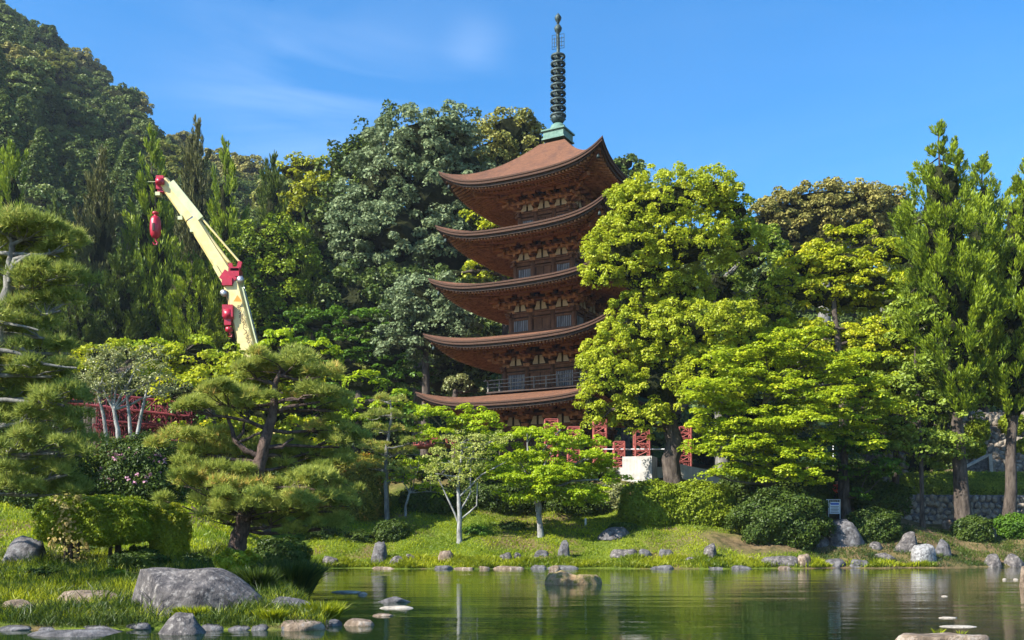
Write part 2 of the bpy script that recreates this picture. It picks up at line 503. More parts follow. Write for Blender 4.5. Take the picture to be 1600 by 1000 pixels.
def puffs(mb, cen, rad, k, leaf, r, sq=.75, up=.45, aspect=.75, low=-.5, jit=.55, tone0=None):
    """cen: puff centres; each a small dome of k leaves"""
    p = len(cen); k = max(8, int(k * .86))
    d = unit(r.normal(size=(p, k, 3)))
    d[..., 1] = np.where((d[..., 1] > .25) & (r.random((p, k)) < .5), -d[..., 1], d[..., 1])
    d[..., 2] = np.where(d[..., 2] < low, -d[..., 2], d[..., 2])
    rr = r.uniform(.62, 1.06, (p, k, 1)) * np.asarray(rad).reshape(p, 1, 1)
    pos = cen[:, None, :] + d * rr * np.array([1, 1, sq])
    n = unit(d * .75 + r.normal(size=(p, k, 3)) * jit + np.array([0, 0, up]))
    t0 = r.uniform(0, 1, (p, 1)) if tone0 is None else tone0.reshape(p, 1)
    tone = np.clip(t0 * .55 + r.uniform(0, 1, (p, k)) * .45 + .0 * d[..., 2], 0, 1)
    leaf_quads(mb, pos.reshape(-1, 3), n.reshape(-1, 3), leaf, tone.ravel(), r, aspect)

def plumes(mb, cen, dirs, ln, wd, k, leaf, r, aspect=.26):
    p = len(cen)
    t = r.uniform(-.5, .5, (p, k, 1)); q = unit(r.normal(size=(p, k, 3)))
    rad = np.sqrt(np.clip(1 - (2 * t) ** 2, 0, 1)) * r.uniform(.5, 1, (p, k, 1))
    pos = cen[:, None] + dirs[:, None] * t * ln.reshape(p, 1, 1) + q * rad * wd.reshape(p, 1, 1)
    tan = unit(dirs[:, None] * .8 + q * .55 + np.array([0, 0, .25]) + r.normal(size=(p, k, 3)) * .2)
    nrm = unit(np.cross(tan, unit(np.cross(tan, q) + r.normal(size=(p, k, 3)) * .6)))
    b = np.cross(nrm, tan)
    s = (leaf * LEAF * r.uniform(.7, 1.3, (p, k, 1)))
    v = np.stack([pos - tan * s * .5, pos + b * s * .5 * aspect, pos + tan * s * .5, pos - b * s * .5 * aspect], 2)
    tone = np.clip(r.uniform(0, .5, (p, 1)) + r.uniform(0, .3, (p, k)) + np.clip(t[..., 0] + .3, 0, 1) * .3, 0, 1)
    mb.add(v.reshape(-1, 3), np.arange(4 * p * k).reshape(-1, 4), tone.ravel())

ICO = None
def ico(sub):
    bm = bmesh.new()
    bmesh.ops.create_icosphere(bm, subdivisions=sub, radius=1)
    v = np.array([x.co[:] for x in bm.verts]); f = np.array([[q.index for q in x.verts] for x in bm.faces])
    bm.free()
    return v, f
ICO1, ICO2, ICO3, ICO4 = ico(1), ico(2), ico(3), ico(4)

def lobe_puffs(lobes, pr, r, cover=1.25, back=.45, inner=.25):
    """lobes: list of (centre, (rx, ry, rz)); returns puff centres spread over the lobes' shells"""
    C = []
    for c, (rx, ry, rz) in lobes:
        area = 4 * math.pi * (((rx * ry) ** 1.6 + (rx * rz) ** 1.6 + (ry * rz) ** 1.6) / 3) ** (1 / 1.6)
        n = max(4, int(cover * area / (math.pi * pr * pr) * .75))
        d = unit(r.normal(size=(n, 3)))
        keep = (r.random(n) < np.where(d[:, 1] > .35, back, 1.0)) & (r.random(n) < np.where(d[:, 2] < -.45, .45, 1.0))
        d = d[keep]
        q = np.where(r.random(len(d)) < inner, r.uniform(.35, .8, len(d)), r.uniform(.82, 1.08, len(d)))[:, None]
        C.append(np.array(c) + d * q * np.array([rx, ry, rz]))
    return np.concatenate(C)

def pl(lobes, Z, dz=0.0, deep=.85, seed=0):
    """pixel ellipses (x, y, rx, ry[, dZ]) at depth Z -> world lobes"""
    out_ = []
    for q in lobes:
        z = Z + (q[4] if len(q) > 4 else 0)
        rx, rz = q[2] * z / F, q[3] * z / F
        out_.append((np.array(P(q[0], q[1], z)), (rx, max(min(rx, rz * 1.6) * deep, .3), rz)))
    return out_

def cores(mb, lobes, s=.62):  # dark blobs inside the lobes, standing in for shade between the leaves
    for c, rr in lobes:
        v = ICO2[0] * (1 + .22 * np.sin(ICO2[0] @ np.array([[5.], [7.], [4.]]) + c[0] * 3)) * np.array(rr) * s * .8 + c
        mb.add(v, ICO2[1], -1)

def split(lobes, n, seed=0, sx=.42, sy=1.0, ry=.8):
    """each pixel ellipse becomes n smaller ones scattered over it"""
    q = np.random.default_rng(seed); o_ = []
    for lb in lobes:
        m_ = max(2, int(round(n * lb[2] / 60)))
        for i in range(m_):
            a = (i + .5) / m_ * 2 - 1 + q.uniform(-.15, .15)
            o_.append((lb[0] + a * lb[2] * .75, lb[1] + q.uniform(-1, 1) * lb[3] * sy + abs(a) * lb[3] * .4, lb[2] * sx * q.uniform(.7, 1.3), lb[3] * ry * q.uniform(.7, 1.2), (lb[4] if len(lb) > 4 else 0) + q.uniform(-1.2, 1.0) * lb[2] * .016))
    return o_

def limb_tube(mb, a, b, r0, r1, r, sag=.15, n=5):
    a, b = np.array(a, float), np.array(b, float)
    L_ = np.linalg.norm(b - a)
    pts = []
    off = r.normal(size=3) * L_ * .06
    for i in range(n):
        t = i / (n - 1)
        p = a * (1 - t) + b * t
        p[2] += L_ * sag * (t - 1) * t * -1 * .6
        p = p + off * math.sin(t * math.pi) + r.normal(size=3) * L_ * .018 * (0 < i < n - 1)
        pts.append(p)
    mb.tube(pts, list(np.linspace(r0, r1, n)), 6, cap=False)
    return pts

def tree(name, label, cat, base, trunk, r0, r1, lobes, mat, bark, pr=.5, k=110, leaf=.17, seed=1, group=None,
         sq=.75, up=.45, cover=1.25, back=.45, limbs=True, twigs=3, maxlimb=40, core=.6, inner=.25, aspect=.75, low=-.5, jit=.55, minlimb=0):
    """trunk: world points above base; lobes: world lobes"""
    r = np.random.default_rng(seed)
    T = empty(name, base, 0, label, cat, group)
    o = Vector(base)
    loc = lambda p: np.array(p) - np.array(o)
    tp = [Vector((0, 0, -.35))] + [Vector(loc(p)) for p in trunk]
    mb = MB()
    n = len(tp)
    # refine the trunk into a slightly crooked taper
    fine, fr = [], []
    for i in range(n - 1):
        for q in range(4):
            t = q / 4
            p = tp[i].lerp(tp[i + 1], t)
            if i + q > 0: p = p + Vector(r.normal(size=3) * r0 * .10)
            fine.append(p); fr.append(np.interp((i + t) / (n - 1), [0, 1], [r0, r1]))
    fine.append(tp[-1]); fr.append(r1)
    fr[0] *= 1.5; fr[1] *= 1.12
    mb.tube(fine, fr, 10, wob=.12, seed=seed)
    mb.build('trunk', bark, T)
    L2 = [(loc(c), rr) for c, rr in lobes]
    C = lobe_puffs(L2, pr, r, cover, back, inner)
    if limbs:
        fa = np.array([p[:] for p in fine])
        for c, rr in [L2[i_] for i_ in sorted(r.permutation(len(L2))[:maxlimb])]:
            cand = fa[minlimb:][fa[minlimb:, 2] < c[2] + .1 * rr[2]]
            if len(cand) == 0: cand = fa[1:3]
            wgt = np.linalg.norm((cand - c) * np.array([1, 1, 1.2]), axis=1)
            i = int(np.argmin(wgt))
            a = cand[i]
            if np.linalg.norm(a - c) < .25: continue
            lm = MB()
            ra = min(r0 * .5, max(.03, r1 * .9))
            pts = limb_tube(lm, a, c, ra, ra * .45, r)
            near = C[np.argsort(np.linalg.norm(C - c, axis=1))[:max(twigs * 6, 1)]]
            for q in r.permutation(len(near))[:twigs]:
                limb_tube(lm, pts[3], near[q], ra * .4, ra * .12, r, n=4)
            lm.build('limb', bark, T)
    cm = MB()
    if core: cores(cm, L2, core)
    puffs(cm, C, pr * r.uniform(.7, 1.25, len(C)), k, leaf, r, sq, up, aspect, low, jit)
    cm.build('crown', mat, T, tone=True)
    return T

def shrub(name, label, base, size, mat, k=9000, leaf=.09, seed=1, power=2.6, bump=.10, cat='shrub', group=None, rz=0, extra=None, up=.35, stem=True, core=True):
    """a clipped shrub: leaves over a rounded-box volume sitting on base"""
    r = np.random.default_rng(seed)
    sx, sy, sz = size
    T = empty(name, base, rz, label, cat, group)
    mb = MB()
    v, f = ICO2
    def shape(d):
        a = np.abs(d) ** power
        q = (a.sum(-1) ** (-1 / power))[..., None]
        w = 1 + bump * np.sin(d[..., :1] * 5 + seed) * np.cos(d[..., 2:3] * 6 + d[..., 1:2] * 4 + seed)
        return d * q * w
    S3 = np.array([sx / 2, sy / 2, sz / 2])
    c = np.array([0, 0, sz / 2 - .05])
    if core: mb.add(shape(v) * S3 * .78 + c, f, 0.0)
    k = int(k * .85)
    d = unit(r.normal(size=(k, 3)))
    d[:, 1] = np.where((d[:, 1] > .2) & (r.random(k) < .6), -d[:, 1], d[:, 1])
    p = shape(d) * S3 * (r.uniform(.86, 1.03, (k, 1)) + .05 * np.sin(d[:, :1] * 17 + seed) * np.sin(d[:, 2:] * 15 + d[:, 1:2] * 13) + .06 * (r.random((k, 1)) ** 6)) + c
    nn = unit(d / S3 * S3.mean() * .8 + r.normal(size=(k, 3)) * .6 + np.array([0, 0, up]))
    tone = np.clip(r.uniform(0, 1, k) * .6 + .4 * (np.sin(p[:, 0] * 3 + seed) * np.cos(p[:, 2] * 4 + p[:, 1] * 3) * .5 + .5), 0, 1)
    leaf_quads(mb, p, nn, leaf, tone, r, .6)
    mb.build('foliage', mat, T, tone=True)
    if stem:
        s = MB()
        for q in range(3):
            s.tube([((q - 1) * sx * .12, 0, -.2), ((q - 1) * sx * .2, 0, sz * .5)], [.05, .03], 6)
        s.build('stem', M['bark'], T)
    if extra: extra(T, r, S3, c)
    return T

# ================================================================== THE SETTING
def attr_point(o, name, vals):
    at = o.data.attributes.new(name, 'FLOAT', 'POINT')
    at.data.foreach_set('value', np.asarray(vals, np.float32).ravel())

def axis(a, b, lo, hi, fine, coarse):
    left = -np.geomspace(coarse, abs(a - lo) + coarse, 14)[::-1] + lo + coarse
    mid = np.arange(lo, hi, fine)
    right = np.geomspace(coarse, abs(b - hi) + coarse, 14) + hi - coarse
    return np.unique(np.round(np.concatenate([left, mid, right]), 4))

xs = axis(-600, 600, -30, 30, .45, 1.5)
ys = axis(-600, 900, 12, 70, .36, 1.5)
X, Y = np.meshgrid(xs, ys, indexing='ij')
Zg = G(X, Y)
mb = MB(); mb.grid(np.stack([X, Y, Zg], -1))
ground = mb.build('ground', M['ground'], kind='structure')
fx = (X - 12.0) / 4.5; fy = (Y - 47.3) / 1.6
soil = np.exp(-(fx ** 2 + fy ** 2)) * 1.0
soil = np.maximum(soil, np.clip((Y - 53) / 2, 0, 1) * .8)                      # leaf litter under the trees behind
soil = np.maximum(soil, np.where((Y > 44), np.clip((X - 14.5) / 2.5, 0, .8), 0))
soil = np.maximum(soil, np.clip((-.05 - Zg) / .1, 0, 1) * .9)                     # bare mud under water
attr_point(ground, 'soil', np.clip(soil, 0, 1))

wx = np.linspace(-40, 60, 60); wy = np.linspace(-60, 52, 80)
WX, WY = np.meshgrid(wx, wy, indexing='ij')
mb = MB(); mb.grid(np.stack([WX, WY, np.zeros_like(WX)], -1))
water = mb.build('pond_water', M['water'], kind='structure')
silt = np.clip((WX - (3.0 + .12 * WY)) / 5.0, 0, 1) * np.clip((40 - WY) / 8, 0, 1)
attr_point(water, 'silt', silt)

# the wooded mountain: skyline rows (photograph pixels) lowered by the height of the trees that stand on it
SKX = [-1400, -600, 0, 60, 110, 160, 220, 270, 330, 400, 520, 620, 760, 900, 1100, 1200, 1400, 1600, 2300]
SKY_ = [-260, -130, 24, 62, 108, 156, 204, 248, 292, 318, 332, 350, 370, 400, 430, 430, 430, 430, 460]
def mountain_pt(px, t):
    px = np.asarray(px, float); t = np.asarray(t, float)
    u = (px - 800) / F
    Yr = np.interp(px, [-1400, 0, 300, 520, 800, 2300], [330, 300, 230, 175, 140, 135])
    Yf = np.interp(px, [-1400, 0, 520, 800, 2300], [92, 92, 95, 96, 96])
    Zr = EYE + (HOR - np.interp(px, SKX, SKY_)) / F * Yr
    yy = Yf + (Yr - Yf) * t
    zf = 5.0
    z = np.where(t <= 1, zf + (Zr - zf) * np.clip(t, 0, 1) ** .8, Zr * (1 - .35 * (t - 1)))
    z = z + np.clip(t * 3, 0, 1) * np.clip(1.15 - t, .15, 1) * 2.2 * (np.sin(px * .021 + t * 5) + np.sin(px * .05 + t * 13 + 1))
    return np.stack([u * yy, yy, z], -1)
pxs = np.linspace(-1400, 2300, 150); ts = np.concatenate([np.linspace(0, 1, 44), np.linspace(1.05, 2.4, 12)])
PX, TT = np.meshgrid(pxs, ts, indexing='ij')
mb = MB(); mb.grid(mountain_pt(PX, TT))
M['forest_floor'] = surf('forest_floor', (.012, .03, .010), (.035, .07, .02), .35, 1, .8, 1.5)
mb.build('mountain', M['forest_floor'], kind='structure')

# ------------------------------------------------------------------ forest on the mountain: individual trees sharing crowns
def crown_mesh(kind, seed, mat, k=120, n=60, leaf=.42):
    r = np.random.default_rng(seed)
    mb = MB()
    if kind == 'round':
        L_ = [(np.array([0, 0, 5.2]), (3.3, 3.3, 2.9)), (np.array([1.5, -.8, 4.2]), (2.2, 2.2, 2.0)), (np.array([-1.4, -.6, 4.4]), (2.3, 2.2, 2.0)), (np.array([.2, -1.4, 3.4]), (2.6, 2.0, 1.8))]
        C = lobe_puffs(L_, .70, r, .95, .3, .1)
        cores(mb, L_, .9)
        puffs(mb, C, .8 * r.uniform(.6, 1.3, len(C)), k, leaf, r, .8, .4, .6)
    else:
        H = 11.0
        C, rad = [], []
        for i in range(n * 3):
            t = r.random() ** .8
            a = r.uniform(0, 2 * math.pi)
            q = (1 - t) ** .8 * 2.6 + .25
            if math.sin(a) > .4 and r.random() < .6: continue
            C.append((math.cos(a) * q * r.uniform(.6, 1.1), math.sin(a) * q * r.uniform(.6, 1.1), 1.5 + t * (H - 1.5))); rad.append(.5 + .5 * (1 - t))
        v = ICO1[0] * np.array([1.1, 1.1, 4.6]) + [0, 0, 5.6]
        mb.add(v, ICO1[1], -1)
        puffs(mb, np.array(C), np.array(rad), k // 2, leaf * .8, r, 1.1, .5, .6)
    return mb.mesh('crown', mat, True)

tr = MB(); tr.tube([(0, 0, -1.5), (0.1, 0, 3.5)], [.3, .15], 6); trunk_mesh = tr.mesh('trunk', M['bark'])
HM = [crown_mesh('round', 20 + i, M['hill']) for i in range(3)] + [crown_mesh('round', 30 + i, M['hill2']) for i in range(2)] + [crown_mesh('round', 35, M['hill3'])]
HG = [crown_mesh('round', 40 + i, M['hillgold']) for i in range(2)]
HC = [crown_mesh('cone', 50 + i, M['hill']) for i in range(3)]
r = np.random.default_rng(5)
def hill_tree(me, pt, s, name, label, group, sz=1.0):
    T = empty(name, pt, r.uniform(-.5, .5), label, 'tree', group)
    T.scale = (s, s, s * sz)
    for nm, m_ in (('trunk', trunk_mesh), ('crown', me)):
        o = bpy.data.objects.new(nm, m_); o.parent = T; scene.collection.objects.link(o)
pts = []
def far_enough(p, d):
    return all((p[0] - q[0]) ** 2 + (p[1] - q[1]) ** 2 > (d + q[2]) ** 2 * .8 for q in pts)
nb = ng = nc = 0
golds = [(15, 118), (40, 122), (5, 104), (130, 100), (150, 115), (212, 140), (285, 186), (345, 208), (370, 210), (392, 222), (20, 132)]
GP = []
for gx, gy in golds:
    best = None
    for t in np.linspace(.25, 1.0, 120):
        p = mountain_pt(gx, t)
        if EYE + (HOR - gy - 8) / F * p[1] <= p[2] + 3.5: best = p; break
    if best is None: best = mountain_pt(gx, .98)
    hill_tree(HG[ng % 2], best, .95 + .25 * r.random(), 'broadleaf_tree', 'golden flowering crown among the dark trees of the far mountainside', 'golden trees on the mountainside')
    pts.append((best[0], best[1], 2.5)); ng += 1
tries = 0
while nb + nc < 560 and tries < 30000:
    tries += 1
    px = r.uniform(-90, 1680); t = r.random() ** 1.15
    if px > 560 and r.random() < .75: continue
    p = mountain_pt(px, t)
    d = 2.5 if px < 560 else 3.2
    if not far_enough(p, d): continue
    s = r.choice([.6, .7, .85, 1.0, 1.15]) * r.uniform(.9, 1.1) * (.7 if t > .8 else 1.0)
    if t < .4 and r.random() < .35 and nc < 120:
        hill_tree(HC[nc % 3], p, s, 'conifer_tree', 'dark pointed conifer in the forest on the far mountainside', 'conifers on the mountainside'); nc += 1
    elif nb < 298:
        hill_tree(HM[(nb * 5 + int(r.integers(0, 3))) % 6], p, s, 'broadleaf_tree', 'dark green round-crowned tree in the forest on the far mountainside', 'green trees on the mountainside'); nb += 1
    elif nc < 200 and t < .5:
        hill_tree(HC[nc % 3], p, s, 'conifer_tree', 'dark pointed conifer in the forest on the far mountainside', 'conifers on the mountainside'); nc += 1
    pts.append((p[0], p[1], d))

# the finer, farther canopy that reads as one mass: small crowns joined into one object
n_ = 1500
px_ = r.uniform(-120, 900, n_); t_ = np.clip(r.random(n_) ** .6 * 1.03, .15, 1.02)
pp = mountain_pt(px_, t_)
cen = []
for p_ in pp:
    q_ = r.normal(size=(3, 3)) * np.array([1.1, 1.1, .6]); q_[:, 2] += 1.6
    cen.append(p_ + q_)
cen = np.concatenate(cen)
mb = MB(); puffs(mb, cen, r.uniform(1.2, 2.3, len(cen)), 24, .62, r, .8, .4, .65, tone0=np.repeat(r.random(n_), 3))
mb.build('forest_canopy', M['hill'], tone=True, kind='stuff')

# ================================================================== THE PAGODA
ZC = 65.0
BASE = 5.45
PC = P(872, 700, ZC)
pagoda = empty('pagoda', (PC.x, PC.y, BASE), R(-29.1), 'five-storied wooden pagoda with brown bark roofs and tall bronze spire above the pond', 'pagoda')
W = [2.75, 2.6, 2.33, 2.1, 1.88]                       # half widths of the bodies
HS = [6.82, 6.46, 6.22, 5.89, 5.74]                    # half widths of the eaves
CZ = [10.83, 14.64, 18.25, 21.75, 25.29]               # heights of the eave corners
LIFTS = [1.0, .85, .85, .9, 1.15]
LIFT = 1.0
ZM = [c - l_ - BASE for c, l_ in zip(CZ, LIFTS)]                     # mid eave heights (top edge), local
ROOFTOP = 27.8 - BASE

def face_rot(k):
    return Matrix.Rotation(k * math.pi / 2, 3, 'Z')

def lift(u):
    a = abs(u)
    return LIFT * (.30 * a ** 2 + .70 * a ** 5)
def flare(u):
    return 0.10 * abs(u) ** 6

# platform with stone steps
mb = MB()
mb.box((0, 0, -.35), (9.6, 9.6, .9)); mb.box((0, 0, .14), (9.9, 9.9, .12))
plat = mb.build('platform', M['stone_base'], pagoda)

colm = {}
for s in range(5):
    wd, hs, zm = W[s], HS[s], ZM[s]
    LIFT = LIFTS[s]
    floor = 0.2 if s == 0 else ZM[s - 1] + 1.08
    top = zm - 1.22                                       # wall plate
    # storey body: board walls a little inside the column line
    mb = MB()
    mb.box((0, 0, (floor + top) / 2), (2 * wd - .16, 2 * wd - .16, top - floor))
    mb.box((0, 0, (top + zm + .4) / 2), (2 * wd - .5, 2 * wd - .5, zm + .4 - top))
    st = mb.build('storey', M['wood_dark'], pagoda)
    # columns
    cw = .17 if s else .20
    cmb = MB(); cmb.lathe([(cw, floor), (cw, top), (0.001, top)], sides=12)
    ccol = None
    pos = set()
    for a in (-1, -.36, .36, 1):
        for b in (-1, 1):
            pos.add((a, b)); pos.add((b, a))
    for (a, b) in sorted(pos):
        if ccol is None:
            ccol = cmb.build('column', M['wood'], st); ccol.location = (a * wd, b * wd, 0)
        else:
            copy_of(ccol, st, (a * wd, b * wd, 0))
    # head-tie beams and sill beams: one part per side
    bm_ = MB()
    bm_.box((0, -wd, top - .12), (2 * wd + .7, .16, .20)); bm_.box((0, -wd, top + .04), (2 * wd + .8, .34, .10))
    bm_.box((0, -wd - .05, floor + .05), (2 * wd + .3, .2, .16)); bm_.box((0, -wd - .02, top - .36), (2 * wd + .2, .12, .10))
    tb = bm_.build('tie_beam', M['wood'], st)
    for k in range(1, 4): copy_of(tb, st, rz=k * math.pi / 2)
    # pale lattice windows beside plank doors
    hw = top - .42 - (floor + .12)
    hw_ = min(hw, 1.35)
    zc = top - .44 - hw_ / 2
    bayw = wd * .64 - .42
    wm = MB(); wm.box((0, 0, 0), (bayw, .05, hw_))
    nb_ = max(5, int(bayw / .12))
    wl = MB()
    for j in range(nb_):
        wl.box((-bayw / 2 + (j + .5) * bayw / nb_, -.045, 0), (bayw / nb_ * .52, .05, hw_ - .04))
    wf = MB()
    for sx in (-1, 1): wf.box((sx * (bayw / 2 + .04), -.03, 0), (.09, .12, hw_ + .16))
    for sz in (-1, 1): wf.box((0, -.03, sz * (hw_ / 2 + .04)), (bayw, .12, .09))
    dm = MB()
    dw = wd * .72 - .42
    for sx in (-1, 1):
        dm.box((sx * (dw / 4 + .01), 0, 0), (dw / 2 - .04, .07, hw_ + .1))
        dm.box((sx * (dw / 4 + .01), -.045, 0), (dw / 2 - .16, .03, .08))
        dm.box((sx * (dw / 4 + .01), -.045, hw_ * .3), (dw / 2 - .16, .03, .06))
    wmesh = wm.mesh('window', M['wood_dark']); lmesh = wl.mesh('lattice', M['lattice']); fmesh = wf.mesh('frame', M['wood']); dmesh = dm.mesh('door', M['wood'])
    if s > 0:
        for k in range(4):
            q = face_rot(k)
            for sx in (-1, 1):
                for nm, me in (('window_board', wmesh), ('window_lattice', lmesh), ('window_frame', fmesh)):
                    o = bpy.data.objects.new(nm, me); o.parent = st; scene.collection.objects.link(o)
                    o.location = q @ Vector((sx * wd * .68, -wd + .03, zc)); o.rotation_euler = (0, 0, k * math.pi / 2)
            o = bpy.data.objects.new('door', dmesh); o.parent = st; scene.collection.objects.link(o)
            o.location = q @ Vector((0, -wd + .02, zc)); o.rotation_euler = (0, 0, k * math.pi / 2)
    # brackets: three steps outward with blocks, one part per cluster
    st_out = .50 if s else .52
    bk = MB()
    bk.box((0, 0, .13), (.40, .40, .20), taper=1.2)
    for j in range(1, 4):
        zz = .42 * j - .02
        bk.box((0, -st_out * j / 2 + .1, zz), (.15, st_out * j + .35, .19))
        bk.box((0, -st_out * j, zz + .17), (1.10 - .1 * j, .13, .16))
        for sx in (-1, 0, 1):
            bk.box((sx * (.48 - .04 * j), -st_out * j, zz + .30), (.19, .19, .11), taper=1.25)
        bk.box((0, -.02, zz + .17), (1.15, .12, .15))
        for sx in (-1, 0, 1): bk.box((sx * .48, -.02, zz + .29), (.18, .20, .10), taper=1.2)
    bk.beam((0, .0, 1.45), (0, -st_out * 3 - .75, .92), .14, .20)          # tail rafter
    bmesh_ = bk.mesh('bracket', M['wood_light'])
    ck = MB()
    dg = Vector((1, -1, 0)).normalized()
    for j in range(1, 4):
        zz = .42 * j - .02
        ck.beam((-.1 * dg.x, -.1 * dg.y, zz), tuple(dg * (st_out * 1.42 * j + .2) + Vector((0, 0, zz))), .17, .20)
        for ax in ((1, 0, 0), (0, 1, 0)):
            c0 = dg * (st_out * 1.414 * j)
            a_ = Vector(ax)
            ck.beam(tuple(c0 - a_ * .6 + Vector((0, 0, zz + .17))), tuple(c0 + a_ * .35 + Vector((0, 0, zz + .17))) if ax[0] else tuple(c0 + a_ * .6 + Vector((0, 0, zz + .17))), .13, .16)
        ck.box((c0.x, c0.y, zz + .32), (.22, .22, .12), taper=1.2)
    ck.beam((0, 0, 1.4), tuple(dg * (st_out * 4.6 + .9) + Vector((0, 0, 1.0))), .18, .24)
    cmesh = ck.mesh('corner_bracket', M['wood_light'])
    for k in range(4):
        q = face_rot(k)
        for a in (-.36, .36):
            o = bpy.data.objects.new('bracket', bmesh_); o.parent = st; scene.collection.objects.link(o)
            o.location = q @ Vector((a * wd, -wd, top)); o.rotation_euler = (0, 0, k * math.pi / 2)
        for a in (-.93, .93):
            o = bpy.data.objects.new('bracket', bmesh_); o.parent = st; scene.collection.objects.link(o)
            o.location = q @ Vector((a * wd, -wd, top)); o.rotation_euler = (0, 0, k * math.pi / 2)
        o = bpy.data.objects.new('corner_bracket', cmesh); o.parent = st; scene.collection.objects.link(o)
        o.location = q @ Vector((wd, -wd, top)); o.rotation_euler = (0, 0, k * math.pi / 2)
    # purlins running round the building on each bracket step
    for j in (1, 2, 3):
        pm = MB(); zz = top + .42 * j + .34
        pm.box((0, -wd - st_out * j, zz), (2 * (wd + st_out * j) + .5, .14, .15))
        po = pm.build('purlin', M['wood'], st)
        for k in range(1, 4): copy_of(po, st, rz=k * math.pi / 2)
    # cream plaster between the brackets: flared panels with a notch for the strut
    pp = MB()
    def flared(cx, wb, wt, h, sgn):
        prof = [(0, 0), (wb, 0), (wb * .96, h * .18), (wt + (wb - wt) * .35, h * .45), (wt, h * .75), (wt * .8, h), (0, h)]
        v = [(cx + sgn * x_, y_, z_) for y_ in (0, -.06) for x_, z_ in prof]
        n_ = len(prof)
        for i in range(n_ - 1):
            a_, b_ = i, i + 1
            pp.add([v[a_], v[b_], v[n_ + b_], v[n_ + a_]], [[0, 1, 2, 3]])
        pp.add(v[n_:], [list(range(n_))] if sgn > 0 else [list(range(n_))[::-1]])
    flared(.07, .40, .27, .58, 1); flared(-.07, .40, .27, .58, -1)
    pmesh = pp.mesh('plaster_panel', M['plaster'])
    for k in range(4):
        q = face_rot(k)
        for a in (-.66, 0, .66):
            o = bpy.data.objects.new('plaster_panel', pmesh); o.parent = st; scene.collection.objects.link(o)
            o.location = q @ Vector((a * wd, -wd - .18, top + .12)); o.rotation_euler = (0, 0, k * math.pi / 2); o.scale = (.95 if s else 1.1, 1, .92)
    # balcony with a thin pale railing
    if s == 1:
        bw = wd + .95
        fl = MB(); fl.box((0, 0, floor + .02), (2 * bw, 2 * bw, .10)); fl.build('balcony_floor', M['wood_dark'], st)
        ra = MB()
        for zz in (.30, .52, .78): ra.box((0, -bw + .08, floor + .05 + zz), (2 * bw + (.5 if zz > .7 else 0), .055, .055))
        for j in range(9): ra.box((-bw + .1 + j * (2 * bw - .2) / 8, -bw + .08, floor + .45), (.08, .08, .8))
        ro = ra.build('railing', M['bark_grey'], st)
        for k in range(1, 4): copy_of(ro, st, rz=k * math.pi / 2)
    # ---- roof
    r_in = W[s + 1] + .0 if s < 4 else .95
    z_in = zm + 1.18 if s < 4 else ROOFTOP
    nu, nv = 33, 15
    def roof_pt(u, v, dz=0.0, shrink=0.0):
        h = hs - shrink + flare(u)
        rad = r_in + (h - r_in) * v
        prof = (1 - v) ** (1.12 if s < 4 else 1.42)
        z = zm + (z_in - zm) * prof + lift(u) * v ** 2.2 + dz
        return (u * rad, -rad, z)
    mb = MB()
    for k in range(4):
        q = np.array(face_rot(k))
        g_ = np.array([[roof_pt(u, v) for v in np.linspace(0, 1, nv)] for u in np.linspace(-1, 1, nu)])
        mb.grid((g_ @ q.T)[:, ::-1])
    ro = mb.build('roof', M['roofbark'], pagoda)
    # thick layered eave edge: bark layers, shadow gap, board
    U = np.linspace(-1, 1, nu)
    def edge(profile, name, mat):
        e = MB()
        for k in range(4):
            q = np.array(face_rot(k))
            g_ = []
            for u in U:
                row = []
                for sh, dz in profile:
                    x_, y_, z_ = roof_pt(u, 1, dz, sh)
                    row.append((x_, y_, z_))
                g_.append(row)
            e.grid(np.array(g_) @ q.T, smooth=False)
        return e.build(name, mat, ro)
    edge([(0, 0), (.01, -.10), (.06, -.12), (.07, -.26), (.55, -.26)], 'eave_bark_edge', M['roof_edge'])
    edge([(.22, -.20), (.22, -.42), (.55, -.42)], 'eave_board', M['wood_dark'])
    # soffit: two sheets, closed boards over the rafters
    rin2 = wd + .1
    zs_in = zm + .30
    def soff(u, v, off=0.0):
        # v 0 at the eave, 1 at the wall
        h0 = hs - .3
        rad = h0 + (rin2 - h0) * v
        z = zm - .40 + off + lift(u) * (1 - v) ** 1.6 + (zs_in + .40 - zm) * v
        return (u * rad, -rad, z)
    e = MB()
    for k in range(4):
        q = np.array(face_rot(k))
        g_ = np.array([[soff(u, v) for v in np.linspace(0, 1, 9)] for u in U])
        e.grid(g_ @ q.T)
    e.build('soffit', M['wood'], ro)
    # rafters in two tiers: square ends in a toothed row
    e = MB(); e2 = MB()
    n_r = int(2 * hs / .235)
    for i in range(n_r):
        x0 = -hs + (i + .5) * 2 * hs / n_r
        for tier, (sh, ln, drop, mbx) in enumerate(((.34, 1.35, -.07, e), (1.35, 9, -.19, e2))):
            yo = hs - sh
            yi = max(rin2, yo - ln, abs(x0) + .05)
            if yi >= yo - .1: continue
            prev = None
            nseg = 2
            for a_ in range(nseg):
                ya, yb = yo + (yi - yo) * a_ / nseg, yo + (yi - yo) * (a_ + 1) / nseg
                def zz(yv):
                    h0 = hs - .3
                    v = (h0 - yv) / (h0 - rin2)
                    return soff(x0 / max(yv, 1e-3), min(max(v, 0), 1))[2] + drop
                mbx.beam((x0, -ya, zz(ya)), (x0, -yb, zz(yb)), .105, .13)
    for nm, ex in (('flying_rafters', e), ('base_rafters', e2)):
        o = ex.build(nm, M['wood_light'], ro, kind='stuff')
        for k in range(1, 4): copy_of(o, ro, rz=k * math.pi / 2)
    # hip rafter with its bronze wind bell
    hm = MB()
    a_ = soff(.985, 0, -.12); b_ = soff(.985, 1, -.2)
    prev = None
